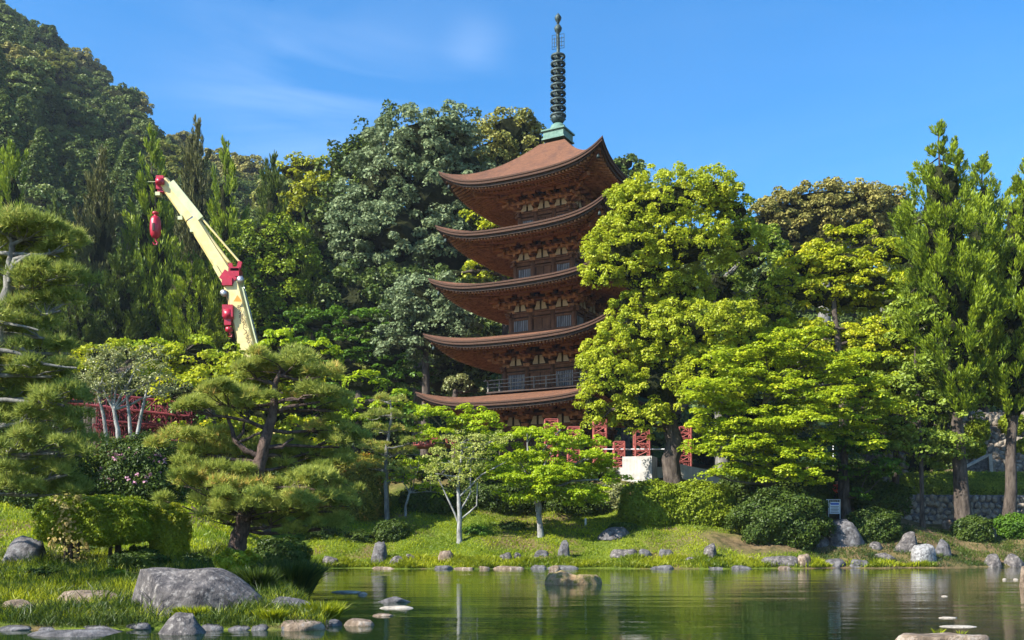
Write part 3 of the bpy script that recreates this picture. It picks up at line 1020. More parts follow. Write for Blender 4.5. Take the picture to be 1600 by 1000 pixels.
    for v in np.linspace(0, 1, 6):
        p_ = Vector(soff(1.0, v, -.12))
        if prev is not None: hm.beam(prev, p_, .26, .30)
        prev = p_
    ho = hm.build('hip_rafter', M['wood'], ro)
    bl = MB()
    c_ = soff(1.0, .03, -.30)
    bl.lathe([(.02, 0), (.02, -.10), (.07, -.12), (.09, -.18), (.11, -.34), (.10, -.34)], c_, 10)
    bo = bl.build('wind_bell', M['bronze'], ro)
    for k in range(1, 4):
        copy_of(ho, ro, rz=k * math.pi / 2); copy_of(bo, ro, rz=k * math.pi / 2)

# ---- the spire
zt = ROOFTOP
def zpx(y): return EYE + (HOR - y) / F * ZC - BASE
mb = MB()
mb.box((0, 0, zpx(214)), (1.50, 1.50, zpx(208) - zpx(224))); mb.box((0, 0, zpx(208)), (1.72, 1.72, .10)); mb.box((0, 0, zpx(221)), (1.66, 1.66, .10))
spire = mb.build('spire', M['copper'], pagoda)
mb = MB(); mb.lathe([(.58, zpx(206)), (.56, zpx(201)), (.48, zpx(197)), (.30, zpx(194)), (.2, zpx(193))]); mb.build('inverted_bowl', M['copper'], spire)
mb = MB(); mb.lathe([(.13, zpx(196)), (.12, zpx(82)), (.10, zpx(80)), (.10, zpx(48))], sides=12); mb.build('mast', M['bronze'], spire)
mb = MB(); mb.lathe([(.20, zpx(193.5)), (.34, zpx(192)), (.46, zpx(188)), (.50, zpx(184)), (.46, zpx(184)), (.2, zpx(189))]); mb.build('lotus_bowl', M['bronze'], spire)
ring_y = [84 + 11.6 * i for i in range(9)]
rm = MB()
prof = [(.46, -.10), (.52, -.10), (.55, -.03), (.52, .05), (.46, .06), (.40, .0), (.46, -.10)]
rm.lathe(prof, sides=24)
for j in range(4):
    a = j * math.pi / 2 + .3
    rm.beam((0, 0, .02), (.5 * math.cos(a), .5 * math.sin(a), -.02), .09, .13)
rm.lathe([(.17, -.20), (.21, -.10), (.21, .08), (.16, .18)], sides=16)
ringm = rm.mesh('spire_ring', M['bronze'])
bmb = MB()
for j in range(8):
    a = j * math.pi / 4 + .1
    bmb.lathe([(.01, 0), (.03, -.02), (.04, -.08), (.03, -.08)], (.53 * math.cos(a), .53 * math.sin(a), -.12), 6)
belm = bmb.mesh('ring_bells', M['bronze'])
for i, y_ in enumerate(ring_y):
    sc_ = .93 + .012 * i
    for nm, me in (('spire_ring', ringm), ('ring_bells', belm)):
        o = bpy.data.objects.new(nm, me); o.parent = spire; scene.collection.objects.link(o)
        o.location = (0, 0, zpx(y_ + 4)); o.scale = (sc_, sc_, 1.0)
        if nm == 'ring_bells': o['kind'] = 'stuff'
fl = MB()
for j in range(4):
    a = j * math.pi / 2 + .2
    dx, dy = math.cos(a), math.sin(a)
    for ra_, z0, z1 in ((.42, 76, 54), (.25, 74, 58)):
        fl.tube([(dx * ra_, dy * ra_, zpx(z0)), (dx * ra_, dy * ra_, zpx(z1))], .022, 5)
    for yy in (54, 60, 66, 72, 76):
        fl.tube([(dx * .08, dy * .08, zpx(yy)), (dx * .42, dy * .42, zpx(yy))], .017, 4)
fl.build('flame_ornament', M['bronze'], spire)
for y_, s_ in ((45, .27), (28.5, .24)):
    mb = MB(); mb.lathe([(.02, s_ * 1.5), (.06, s_ * 1.15), (s_ * .62, s_ * .8), (s_, s_ * .1), (s_ * .8, -s_ * .6), (.12, -s_), (.1, -s_ * 1.4)], (0, 0, zpx(y_)), 16)
    mb.build('jewel', M['bronze'], spire)

# ================================================================== CRANE
CZd = 72.0
crane = empty('mobile_crane', P(420, 700, CZd), 0, 'cream telescopic crane boom with crimson heads rising behind the pines', 'crane')
CO = Vector(crane.location)
def cp(x, y, dz=0.0): return P(x, y, CZd + dz) - CO
def boom_piece(mb, a, b, wa, wb, da, db):
    """box-section arm between two pixel points; widths are across the arm in pixels"""
    a, b = cp(*a), cp(*b)
    d = (b - a).normalized()
    n = Vector((d.z, 0, -d.x))
    s = CZd / F
    ring = []
    for c_, w_, t_ in ((a, wa, da), (b, wb, db)):
        for sx, sy in ((-1, -.55), (-.72, -1), (.72, -1), (1, -.55), (1, .55), (.72, 1), (-.72, 1), (-1, .55)):
            ring.append(c_ + n * (w_ * s / 2 * sx) + Vector((0, t_ / 2 * sy, 0)))
    f = [[i, (i + 1) % 8, 8 + (i + 1) % 8, 8 + i] for i in range(8)]
    mb.add(ring, f); mb.add(ring[:8], [list(range(8))[::-1]]); mb.add(ring[8:], [list(range(8))])
mb = MB(); boom_piece(mb, (428, 700), (364, 444), 33, 27, 1.4, 1.1); main = mb.build('main_boom', M['crane'], crane)
mb = MB()
for (a, b) in (((397, 520), (379, 449)), ((410, 570), (397, 520))):
    pa, pb = cp(*a, -.62), cp(*b, -.62)
    mb.beam(pa, pb, .12, .10)
mb.build('hose_rail', M['crane_pale'], main)
mb = MB()
for q in range(7):
    p_ = cp(383 + q * 3.4, 462 + q * 13, -.5) + Vector((.0, 0, 0)); mb.box(p_, (.12, .2, .10))
mb.build('cable_clamps', M['steel'], main, kind='stuff')
# second, luffing boom in three sections
mb = MB(); boom_piece(mb, (366, 446), (302, 345), 23, 21, 1.0, .95); j1 = mb.build('luffing_boom', M['crane'], crane)
mb = MB(); boom_piece(mb, (307, 352), (293, 331), 17, 17, .8, .8); mb.build('inner_section', M['steel'], j1)
mb = MB(); boom_piece(mb, (300, 343), (256, 284), 20, 17, .92, .8); j2 = mb.build('upper_section', M['crane'], j1)
mb = MB(); boom_piece(mb, (304, 350), (290, 328), 5, 5, .3, .3)
for q in ((293, 338), (297, 332), (312, 357), (258, 300)):
    p_ = cp(q[0] - 10, q[1] + 4, -.2); mb.box(p_, (.34, .5, .26))
mb.build('section_collars', M['crane_pale'], j1, kind='stuff')
mb = MB(); pa, pb = cp(262, 286, -.3) + Vector((.25, 0, 0)), cp(306, 343, -.3) + Vector((.35, 0, 0))
mb.beam(pa, pb, .35, .6); mb.build('top_plate', M['crane_pale'], j2)
mb = MB(); mb.box(cp(252, 287), (.55, .7, 1.0)); mb.lathe([(.02, -.2), (.32, -.2), (.32, .2), (.02, .2)], cp(250, 284, -.5), 14); mb.box(cp(253, 298), (.5, .5, .35))
mb.build('boom_tip', M['crane_red'], j2)
mb = MB(); mb.tube([cp(264, 284, -.3), cp(318, 344, -.3), cp(375, 410, -.3)], .085, 6); mb.build('stay_rod', M['crane'], j1)
mb = MB(); mb.tube([cp(309, 345, -.3), cp(360, 411, -.3)], .07, 6); mb.tube([cp(330, 374, -.3), cp(358, 410, -.3)], .10, 6); mb.build('stay_rod', M['crane'], j1)
# crimson mast head between the booms
mb = MB()
mb.box(cp(360, 437), (1.1, 1.2, .75), np.array(Matrix.Rotation(R(35), 3, 'Y'))); mb.box(cp(356, 441, -.5), (.75, .5, .55))
hd = mb.build('boom_head', M['crane_red'], crane)
mb = MB()
mb.beam(cp(365, 432, -.3), cp(360, 412, -.3), .22, .3); mb.beam(cp(370, 432, -.3), cp(376, 409, -.3), .26, .3); mb.beam(cp(361, 421, -.3), cp(375, 421, -.3), .4, .3)
mb.box(cp(368, 428), (.8, 1.0, .6)); mb.build('mast_bracket', M['crane_red'], hd)
mb = MB(); mb.beam(cp(336, 416, -.4), cp(352, 444, -.4), .34, .3); mb.build('jib_strut', M['crane'], hd)
mb = MB(); mb.lathe([(.02, -.1), (.26, -.1), (.26, .1), (.02, .1)], (0, 0, 0), 14)
sh = mb.build('sheave', M['steel'], hd); sh.location = cp(350, 458, -.5); sh.rotation_euler = (R(90), 0, 0)
sh2 = copy_of(sh, hd, cp(376, 437, -.6))
mb = MB(); mb.tube([cp(378, 430, -.2), cp(382, 450, -.5), cp(397, 510, -.5), cp(407, 550, -.5)], .03, 5); mb.build('cable', M['steel'], crane)
mb = MB(); mb.tube([cp(242, 286, 0), cp(243, 332, 0)], .02, 4); mb.build('hoist_rope', M['black'], crane)
mb = MB(); mb.tube([cp(247, 284, 0), cp(231, 284, 0)], .03, 4); mb.build('aerial_arm', M['crane_pale'], crane)
mb = MB(); mb.tube([cp(355, 455, -.6), cp(356, 478, -.6)], .04, 4); mb.build('hoist_rope', M['black'], crane)
# hook blocks hang from the crane's ropes
mb = MB()
mb.lathe([(.02, 1.25), (.22, 1.22), (.24, 1.1), (.12, 1.05), (.12, .95), (.28, .85), (.38, .6), (.42, 0), (.36, -.5), (.22, -.72), (.05, -.75)], (0, 0, 0), 16)
h1 = mb.build('hook_block', M['crane_red'], crane); h1.location = cp(243, 357, 0)
mb = MB(); mb.box((0, -.40, 0), (.16, .12, .55)); mb.build('rope_slot', M['black'], h1)
mb = MB(); mb.tube([(0, 0, -.7), (.02, 0, -.95), (.16, 0, -1.05), (.10, 0, -1.22), (-.12, 0, -1.2), (-.2, 0, -1.02)], [.07, .07, .07, .06, .05, .03], 8); mb.build('hook', M['crane_red'], h1)
mb = MB()
mb.box((0, 0, .35), (.78, .6, .9)); mb.lathe([(.02, -.34), (.40, -.34), (.40, .34), (.02, .34)], (0, 0, .1), 14); mb.box((.0, 0, -.35), (.5, .5, .7)); mb.lathe([(.02, .2), (.26, .1), (.28, -.15), (.02, -.3)], (.04, 0, -.95), 12)
h2 = mb.build('hook_block', M['crane_red'], crane); h2.location = cp(357, 494, -.6)
mb = MB(); mb.tube([(.04, 0, -1.1), (.1, 0, -1.3), (.26, 0, -1.35), (.22, 0, -1.55), (0, 0, -1.5)], [.08, .08, .07, .06, .03], 8); mb.build('hook', M['crane_red'], h2)
# warning lettering down the boom
def text(body, loc, size, mat, parent, rot=(R(90), 0, 0), name='lettering', sx=1):
    c = bpy.data.curves.new(name, 'FONT'); c.body = body; c.size = size; c.align_x = 'CENTER'; c.align_y = 'CENTER'; c.extrude = .004; c.offset = .006
    t_ = bpy.data.objects.new('tmp', c); scene.collection.objects.link(t_)
    bpy.context.view_layer.update()
    me = bpy.data.meshes.new_from_object(t_.evaluated_get(bpy.context.evaluated_depsgraph_get()))
    bpy.data.objects.remove(t_)
    me.materials.clear(); me.materials.append(mat)
    o = bpy.data.objects.new(name, me); link(o, parent); o.location = loc; o.rotation_euler = rot; o.scale = (sx, 1, 1)
    return o
chars = "吊り荷の下に入るな"
for i, ch in enumerate(chars):
    t_ = i / 8
    text(ch, cp(373 + 15.5 * t_, 481 + 53 * t_, -.80), .36, M['black'], main, (R(90), R(14), 0))
mb = MB(); p_ = cp(371, 467, -.80); mb.add([p_ + Vector((-.30, 0, -.2)), p_ + Vector((.34, 0, -.2)), p_ + Vector((0, 0, .3))], [[0, 1, 2]]); mb.build('warning_triangle', M['orange'], main)
# carrier below, behind the trees
mb = MB(); gz = float(G(CO.x, CO.y)) - CO.z
mb.box((0, 0, gz + 1.3), (8.5, 2.6, .8)); mb.box((0.4, 0, gz + 2.4), (3.2, 2.4, 1.5)); mb.box((-3.4, 0, gz + 2.2), (1.6, 2.4, 1.5))
mb.box((.3, 0, gz + 3.5), (1.6, 1.4, 1.6))
mb.build('carrier', M['crane'], crane)
wm = MB(); wm.lathe([(.1, -.2), (.55, -.2), (.62, 0), (.55, .2), (.1, .2)], (0, 0, 0), 16); wme = wm.mesh('wheel', M['black'])
for x_ in (-3, -1.4, 1.4, 3):
    for y_ in (-1.2, 1.2):
        o = bpy.data.objects.new('wheel', wme); link(o, crane); o.location = (x_, y_, gz + .6); o.rotation_euler = (R(90), 0, 0)

# ================================================================== RED LATTICE FRAMES AND CONCRETE
def lattice_box(name, label, a, b, w_, h_, n, group=None, deck=False, t=.045, mat=None):
    """an open lattice truss from a to b (world points on its bottom line)"""
    a, b = Vector(a), Vector(b)
    mat = mat or M['redsteel_shade' if group and 'left garden' in group else 'redsteel']  # left garden frames take the copy darkened for shade
    T = empty(name, a, 0, label, 'lattice frame', group)
    d = (b - a); L_ = d.length; d.normalize()
    side = d.cross(Vector((0, 0, 1)))
    if side.length < .1: side, up_ = Vector((1, 0, 0)), Vector((0, 1, 0))
    else: side.normalize(); up_ = side.cross(d)
    c = MB(); br = MB()
    cor = [(-.5, 0), (.5, 0), (.5, 1), (-.5, 1)]
    pt = lambda i, j: d * (L_ * i / n) + side * (w_ * cor[j][0]) + up_ * (h_ * cor[j][1])
    for j in range(4): c.tube([pt(0, j), pt(n, j)], t, 5)
    for i in range(n + 1):
        for j in range(4): br.tube([pt(i, j), pt(i, (j + 1) % 4)], t * .7, 4, cap=False)
    for i in range(n):
        for j in range(4):
            k_ = (j + 1) % 4
            if i % 2: br.tube([pt(i, j), pt(i + 1, k_)], t * .6, 4, cap=False)
            else: br.tube([pt(i, k_), pt(i + 1, j)], t * .6, 4, cap=False)
    c.build('chord', mat, T); br.build('bracing', mat, T, kind='stuff')
    if deck:
        k_ = MB(); k_.beam(d * 0 - up_ * .08, d * L_ - up_ * .08, w_ + .5, .07); k_.build('deck_board', mat, T)
    return T
# long frames on the left, stacked behind the white-barked tree
def on(x, y, Z): return P(x, y, Z)
lattice_box('lattice_truss', 'topmost red lattice truss sloping down behind the white-barked tree on the left', on(108, 630, 47), on(300, 652, 47), .8, .62, 11, 'red lattice trusses behind the left garden')
lattice_box('lattice_truss', 'middle red lattice truss in the stack behind the white-barked tree', on(160, 658, 47.4), on(304, 668, 47.4), .8, .55, 9, 'red lattice trusses behind the left garden')
lattice_box('lattice_truss', 'lowest red lattice truss just above the clipped yellow-green hedge top', on(150, 684, 47.8), on(300, 690, 47.8), .8, .62, 9, 'red lattice trusses behind the left garden')
for i, x_ in enumerate((160, 200, 246, 286)):
    lattice_box('lattice_post', ('leftmost', 'second', 'third', 'rightmost')[i] + ' red lattice post under the trusses behind the left garden', on(x_, 735, 48), on(x_, 634, 48), .55, .5, 6, 'red lattice posts behind the left garden')
lattice_box('lattice_truss', 'red lattice truss with a flat deck left of the pagoda, above the pale crape myrtle', on(648, 697, 53), on(748, 694, 53), 1.0, .42, 8, deck=True)
lattice_box('lattice_post', 'short red lattice post under the decked truss left of the pagoda', on(677, 735, 53.3), on(677, 699, 53.3), .5, .5, 4)
zF = {862: 57.5, 897: 57, 936: 56.5, 968: 56, 1000: 55.8, 1072: 56}
posts = [(862, 655, 750, 20, 'first lattice post left of the camphor tree, showing over the bright maple'),
         (897, 667, 750, 18, 'second red lattice post over the bright maple, under the lowest pagoda roof'),
         (938, 656, 750, 19, 'tall red lattice post at the left edge of the big camphor crown'),
         (968, 690, 750, 16, 'short red lattice post just left of the pale concrete block'),
         (1004, 652, 745, 22, 'red lattice post standing above the pale concrete block'),
         (1071, 667, 748, 18, 'tall red lattice post right of the camphor trunk')]
for x_, y0, y1, w_, lb in posts:
    Zp = zF[min(zF, key=lambda q: abs(q - x_))]
    lattice_box('lattice_post', lb if lb.startswith(('second', 'tall', 'short', 'red')) else 'red ' + lb, on(x_, y1, Zp), on(x_, y0, Zp), w_ * Zp / F, w_ * Zp / F, 9, 'red lattice posts below the pagoda', t=.05)
mb = MB(); mb.tube([on(940, 702, 56.2), on(1060, 702, 56.2)], .04, 6)
tag(mb.build('handrail', M['white']), 'thin pale rail running between the red lattice posts below the pagoda', 'railing')

mb = MB()
c_ = on(1002, 742, 54.5)
mb.box((c_.x, c_.y + .6, 4.45), (1.66, 1.3, 2.95), np.array(Matrix.Rotation(R(-22), 3, 'Z')))
blk = empty('concrete_block', (c_.x, c_.y, 3), 0, 'pale sunlit concrete block above the rounded hedge, below the red lattice post', 'concrete block')
mb = MB(); mb.box((0, .6, 2.35), (1.72, 1.3, 1.3), np.array(Matrix.Rotation(R(-22), 3, 'Z')))
mb.build('upper_lift', M['concrete'], blk)
mb = MB(); mb.box((0, .6, .55), (1.78, 1.36, 2.27), np.array(Matrix.Rotation(R(-22), 3, 'Z')))
mb.build('lower_lift', M['concrete'], blk)
mb = MB(); a_, b_ = on(1056, 742, 55), on(1110, 752, 54.2)
mb.beam((a_.x - 4.4, a_.y + 1.2, 4.2), (a_.x, a_.y + .2, 4.2), .3, 2.5)
tag(mb.build('retaining_wall', M['concrete']), 'low grey concrete wall running left behind the concrete block', 'wall')
mb = MB()
mb.add([(a_.x, a_.y, 2.6), (b_.x + 2.2, b_.y, 2.6), (b_.x + 2.2, b_.y, 4.7), (a_.x, a_.y, 5.65), (a_.x, a_.y + .35, 2.6), (b_.x + 2.2, b_.y + .35, 2.6), (b_.x + 2.2, b_.y + .35, 4.7), (a_.x, a_.y + .35, 5.65)],
       [[0, 1, 2, 3], [5, 4, 7, 6], [3, 2, 6, 7], [1, 5, 6, 2], [4, 0, 3, 7]])
tag(mb.build('retaining_wall', M['concrete']), 'stained concrete wall stepping down right of the camphor trunk', 'wall')

# ================================================================== STONE WALLS AND THE COBBLED SLOPE AT THE RIGHT
r = np.random.default_rng(11)
def rock_verts(r, sub=2, cuts=7, rough=.06):
    v, f = (ICO1, ICO1, ICO2, ICO3, ICO4)[sub]
    v = v.copy()
    for _ in range(cuts):
        n_ = unit(r.normal(size=3)); dd = r.uniform(.62, .92)
        q = v @ n_
        v = np.where((q > dd)[:, None], v - np.outer(q - dd, n_), v)
    ph = r.uniform(0, 6, 3)
    v = v * (1 + rough * (np.sin(v[:, :1] * 5 + ph[0]) + np.sin(v[:, 1:2] * 6 + ph[1]) + np.sin(v[:, 2:] * 7 + ph[2])) / 3)
    return v, f
cob = []
for i in range(6):
    v, f = rock_verts(r, 2, 9, .05); v = v * np.array([.56, .5, .52]); q = MB(); q.add(v, f, smooth=False); cob.append(q.mesh('stone', M['cobble']))
def cobble_wall(name, label, cat, a, b, h, slope, size, maxn, back_mat, z0):
    """stones laid in rows on a battered face from a to b"""
    a, b = Vector(a), Vector(b)
    T = empty(name, a, 0, label, cat)
    d = (b - a); d.z = 0; L_ = d.length; d.normalize(); inn = Vector((-d.y, d.x, 0))
    up_ = (inn * slope + Vector((0, 0, 1))).normalized()
    H = h * math.sqrt(1 + slope * slope)
    m_ = MB()
    p0 = inn * .22; p1 = p0 + d * L_; p2 = p1 + up_ * H; p3 = p0 + up_ * H
    e_ = inn * 1.2
    m_.add([p0, p1, p2, p3, p2 + e_, p3 + e_, p0 + e_, p1 + e_], [[0, 1, 2, 3], [3, 2, 4, 5], [6, 0, 3, 5], [1, 7, 4, 2]])
    m_.build('backing', back_mat, T)
    rows = int(H / (size * .82)); cols = int(L_ / size)
    n = 0
    for i in range(rows):
        for j in range(cols):
            if n >= maxn: break
            n += 1
            p = d * ((j + .5 + .5 * (i % 2) + r.uniform(-.22, .22)) * size) + up_ * ((i + .5 + r.uniform(-.22, .22)) * size * .82) + inn * .18
            o = bpy.data.objects.new('stone', cob[int(r.integers(0, 6))]); link(o, T)
            o.location = p - inn * r.uniform(-.05, .06); s = size * r.uniform(.75, 1.3)
            o.scale = (s, s * .8, s * r.uniform(.75, .95)); o.rotation_euler = (r.uniform(-.5, .5), r.uniform(-3, 3), r.uniform(-.6, .6))
    return T
cobble_wall('stone_wall', 'low rubble stone wall under the long hedge at the right, beside the two tall trunks', 'stone wall', on(1396, 832, 51.5), (on(1640, 832, 51.5).x, 52.2, 1.6), 2.05, .12, .40, 290, M['rock_dark'], 0)
cobble_wall('stone_wall', 'dark shaded stone wall rising behind the low bush, left of the long hedge', 'stone wall', (on(1375, 780, 56).x, 56, 3.4), (on(1432, 780, 56).x, 56.6, 3.4), 3.1, .15, .36, 200, M['rock_dark'], 0)
cobble_wall('cobbled_slope', 'sunlit cobbled bank above the long hedge at the right edge', 'cobbled bank', (on(1508, 735, 61).x, 60.5, 5.5), (on(1650, 735, 61).x, 60.0, 5.5), 4.3, 1.0, .46, 290, M['rock_brown'], 0)
mb = MB()
a_, b_, c2 = on(1508, 733, 58.6), on(1548, 733, 58.6), on(1546, 712, 58.6)
mb.add([a_, b_, c2, a_ + Vector((0, .3, 0)), b_ + Vector((0, .3, 0)), c2 + Vector((0, .3, 0))], [[0, 1, 2], [5, 4, 3], [0, 2, 5, 3], [1, 4, 5, 2]])
rampw = empty('ramp_wall', a_, 0, 'small triangular concrete ramp wall with pale coping behind the long hedge', 'ramp wall')
mb2 = MB(); mb2.add(np.concatenate(mb.v) - np.array(a_), [[0, 1, 2], [5, 4, 3]]); mb2.build('panel', M['rock_dark'], rampw)
mb = MB(); mb.beam(Vector((-.1, .12, .06)), c2 - a_ + Vector((0, .12, .06)), .42, .13); mb.beam(b_ - a_ + Vector((0, .1, -.2)), c2 - a_ + Vector((0, .1, .1)), .42, .22, (1, 0, 0)); mb.build('coping', M['concrete'], rampw)

# ================================================================== ROCKS
def rock(label, x, y, wpx, hpx, mat='rock', sub=4, cuts=14, rough=.05, depth=.7, seed=0, name='rock', shape=None, z=None, rot=0, cat='rock', group=None, sink=.2, amp=1.0):
    rr = np.random.default_rng(seed + 100)
    if z is None:
        p = hit(x, y)
        if p.z < 0:
            Z = F * EYE / (y - HOR); p = P(x, y, Z)
    else: p = P(x, y, z)
    s = p.y / F
    w_, h_ = wpx * s / 2, hpx * s
    v, f = rock_verts(rr, sub, cuts, rough)
    v = v / np.abs(v).max(0)
    v[:, 2] = np.maximum(v[:, 2] * 1.15 - .15, -.02)
    v[:, 2] /= v[:, 2].max()
    v[:, 2] = np.minimum(v[:, 2], .74 + .22 * v[:, 0] * rr.uniform(-1, 1) + .08 * np.sin(v[:, 1] * 4)); v[:, 2] /= v[:, 2].max()
    if shape: v = shape(v)
    v = v * np.array([w_, w_ * depth, h_ * (1 + sink)]) - np.array([0, 0, h_ * sink])
    ph = rr.uniform(0, 9, 3)
    nz_ = sum(np.sin((v @ unit(rr.normal(size=3))) * (5 + 4 * q) / max(w_, .2) + ph[q % 3]) / (q + 1.5) for q in range(5))
    nz2 = sum(np.abs(np.sin((v @ unit(rr.normal(size=3))) * (9 + 8 * q) / max(w_, .2) + ph[q % 3])) / (q + 1.5) for q in range(4)) - .9
    v = v + unit(v - v.mean(0)) * ((nz_ * .03 - nz2 * .05) * amp * min(w_, h_ * 1.5))[:, None]
    m_ = MB(); m_.add(v, f, smooth=sub < 3 or True)
    o = m_.build(name, M[mat]); o.location = (p.x, p.y + w_ * depth * .5, p.z if p.z > 0 else max(p.z, 0)); o.rotation_euler = (0, 0, rot)
    return tag(o, label, cat, group)
def boulder_shape(v):
    # flat top on the left two thirds, sloping away to a point at the right
    x_ = v[:, 0]
    topz = np.interp(x_, [-1, -.97, -.80, .25, .50, .80, 1.0], [.70, .92, 1.0, .97, .80, .45, .16])
    v = v.copy(); v[:, 2] = np.minimum(v[:, 2] * 1.7, topz + .012 * np.sin(x_ * 9) - .45 * np.clip(-v[:, 1] - .1, 0, 1))
    return v
rock('big slanted grey boulder with a smooth sloping face at the near left shore', 292, 958, 250, 68, 'rock', 4, 6, .02, .55, 3, amp=.45, shape=boulder_shape, name='boulder', cat='boulder')
rock('small pointed grey rock at the waterline below the big slanted boulder', 284, 991, 80, 32, 'rock', 3, 8, seed=4, shape=lambda v: np.c_[v[:, :2] * (1.15 - .6 * v[:, 2:3]), v[:, 2]])
rock('long flat stone ledge in the grass left of the big slanted boulder', 130, 944, 140, 20, 'rock_brown', 3, 6, seed=5)
rock('low brown rock in the grass near the bottom left corner', 28, 955, 72, 18, 'rock_brown', 3, 6, seed=6)
rock('shaded grey rock at the left edge under the black pine', 28, 880, 80, 42, 'rock_dark', 3, 9, seed=7)
rock('thin flat rock lying at the water near the bottom left corner', 110, 993, 150, 7, 'rock_dark', 3, 6, seed=8)
for i_, (x_, w_, h_) in enumerate([(20, 60, 7), (75, 44, 5), (150, 66, 7), (215, 40, 9), (330, 46, 10), (372, 40, 7), (405, 30, 9), (448, 30, 6), (520, 34, 10)]):
    rock('low dark waterline stone in the edging of the near bank', x_, 985 if x_ < 500 else 978, w_, h_, 'rock_dark', 3, 9, .06, .6, 400 + i_, name='edging_stone', cat='edging stone', group='edging stones of the near bank')
rock('grey stone behind the clipped overhanging bush', 305, 872, 24, 9, 'rock', 2, 6, seed=9)
rock('brown flat stone at the pond edge between two bright grass tufts', 465, 986, 82, 15, 'rock_brown', 3, 6, .04, seed=10)
rock('brown stone at the tip of the near shore, right of the bright grass tuft', 560, 978, 52, 11, 'rock_brown', 3, 6, .04, seed=11)
rock('dark bluish rock at the waterline under the sedge clump', 450, 954, 80, 20, 'rock_dark', 3, 8, seed=12)
rock('low stone left of the brown flat stone at the pond edge', 412, 968, 34, 14, 'rock_brown', 3, 8, seed=13)
rock('long pale flat stone just above the water near the recess of the far shore', 540, 926, 50, 2.5, 'rock_pale', 3, 4, .03, seed=14)
rock('small pale stone touching the long pale flat stone in the water', 566, 929, 16, 4, 'rock_pale', 2, 5, seed=15)
rock('dark low rock in the water behind the pale oval one', 615, 941, 56, 8, 'rock_dark', 3, 6, seed=16)
rock('pale oval flat stone in the water before the dark low rock', 619, 951, 56, 4, 'rock_pale', 3, 3, .02, .5, seed=17)
rock('barely emerging pale stone right of the near shore tip', 597, 963, 34, 4, 'rock_brown', 2, 4, seed=18)
tur = rock('turtle-shaped brown island rock in the middle of the pond', 897, 913, 98, 26, 'rock_moss', 4, 4, .05, .6, 19, name='island_rock', cat='rock',
     shape=lambda v: np.c_[v[:, :2], np.minimum(v[:, 2], np.interp(v[:, 0], [-1, -.8, -.45, -.2, .1, .3, .75, 1], [.35, .75, 1.0, .7, .60, .66, .62, .3]))])
rock('small round stone perched on the left end of the island rock', 867, 893, 19, 10, 'rock_brown', 3, 6, seed=20, z=F * EYE / (913 - HOR) + .3)
rock('thin slab leaning on the island rock beside the small round stone', 885, 901, 34, 8, 'rock', 3, 5, seed=21, z=F * EYE / (913 - HOR) + .2, shape=lambda v: np.c_[v[:, :2], v[:, 2] * .45 + .5 - v[:, 0] * .5])
rocks = [
 ('small pointed pale rock at the left end of the far lawn', 516, 884, 28, 15, 'rock', 0), ('tall grey standing rock on the far lawn near the left bush', 590, 880, 34, 34, 'rock_dark', 1),
 ('low grey rock just right of the tall standing rock', 622, 881, 28, 13, 'rock', 0), ('small rock tucked behind the low grey rock on the lawn', 641, 877, 18, 11, 'rock', 0),
 ('blocky tan rock alone on the sunny lawn left of the crape myrtle shadow', 698, 880, 30, 20, 'rock_brown', 1),
 ('pair of low pale rocks in shade below the white-trunked maple, left one', 790, 875, 22, 12, 'rock', 0), ('small pale rock right of the pair in shade below the maple', 809, 874, 14, 11, 'rock', 0),
 ('low dark rock left of the upright shaded rock', 845, 870, 26, 11, 'rock_dark', 0), ('upright dark rock in shade below the white-trunked maple', 882, 872, 24, 28, 'rock_dark', 1),
 ('wide dark boulder under a small shrub in the middle of the lawn', 962, 840, 56, 18, 'rock_dark', 0), ('long low rock in the shaded row on the lawn', 975, 869, 48, 11, 'rock', 0),
 ('dark rock right of the long low rock in the row', 1008, 869, 26, 11, 'rock_dark', 0), ('dark rounded rock in the middle of the shaded row', 1042, 872, 26, 14, 'rock_dark', 0),
 ('flat rock left of the stubby upright lawn rock', 1080, 878, 34, 8, 'rock', 0), ('stubby upright rock at the right end of the sunny lawn', 1111, 874, 27, 26, 'rock', 1),
 ('pale low stone on the bare soil at the right', 1172, 876, 18, 7, 'rock_brown', 0), ('long grey block at the lawn edge by the bare soil', 1222, 883, 64, 14, 'rock', 1),
 ('reddish brown block at the right end of the sunny lawn edge', 1257, 885, 28, 20, 'rock_brown', 1),
 ('grey rock below the dark round azalea, at the shaded shore', 1284, 855, 30, 24, 'rock_dark', 1), ('low shaded shore rock right of the reddish block', 1305, 886, 44, 13, 'rock_dark', 0),
 ('second low shaded shore rock right of the reddish block', 1346, 886, 34, 12, 'rock_dark', 0), ('big shaded outcrop under the signboard', 1326, 852, 70, 42, 'rock_dark', 2),
 ('flat stone on the shaded slope below the low bush', 1368, 858, 26, 12, 'rock', 0), ('pale weathered rock on the shaded slope left of the white rock', 1420, 862, 46, 32, 'rock', 2),
 ('white lichen-covered rock near the water at the right', 1449, 880, 42, 30, 'rock_white', 2), ('dark boulder just right of the white lichen rock', 1474, 868, 32, 26, 'rock_dark', 1),
 ('flat shaded stone in the low row left of the white lichen rock', 1385, 874, 40, 10, 'rock', 0), ('grey blocky shore rock near the right edge', 1556, 885, 40, 20, 'rock', 1),
 ('pale blocky shore rock at the right edge', 1590, 885, 40, 20, 'rock', 1), ('small round stone beside the right-hand tall trunk', 1548, 838, 22, 16, 'rock', 0),
 ('tan rock in a patch of sun left of the left-hand tall trunk', 1482, 826, 22, 14, 'rock_brown', 0)]
for i, (lb, x_, y_, w_, h_, mt, up_) in enumerate(rocks):
    rock(lb, x_, y_, w_, h_, mt, 3, 16 if up_ else 12, .06, .7, 40 + i, cat='rock')
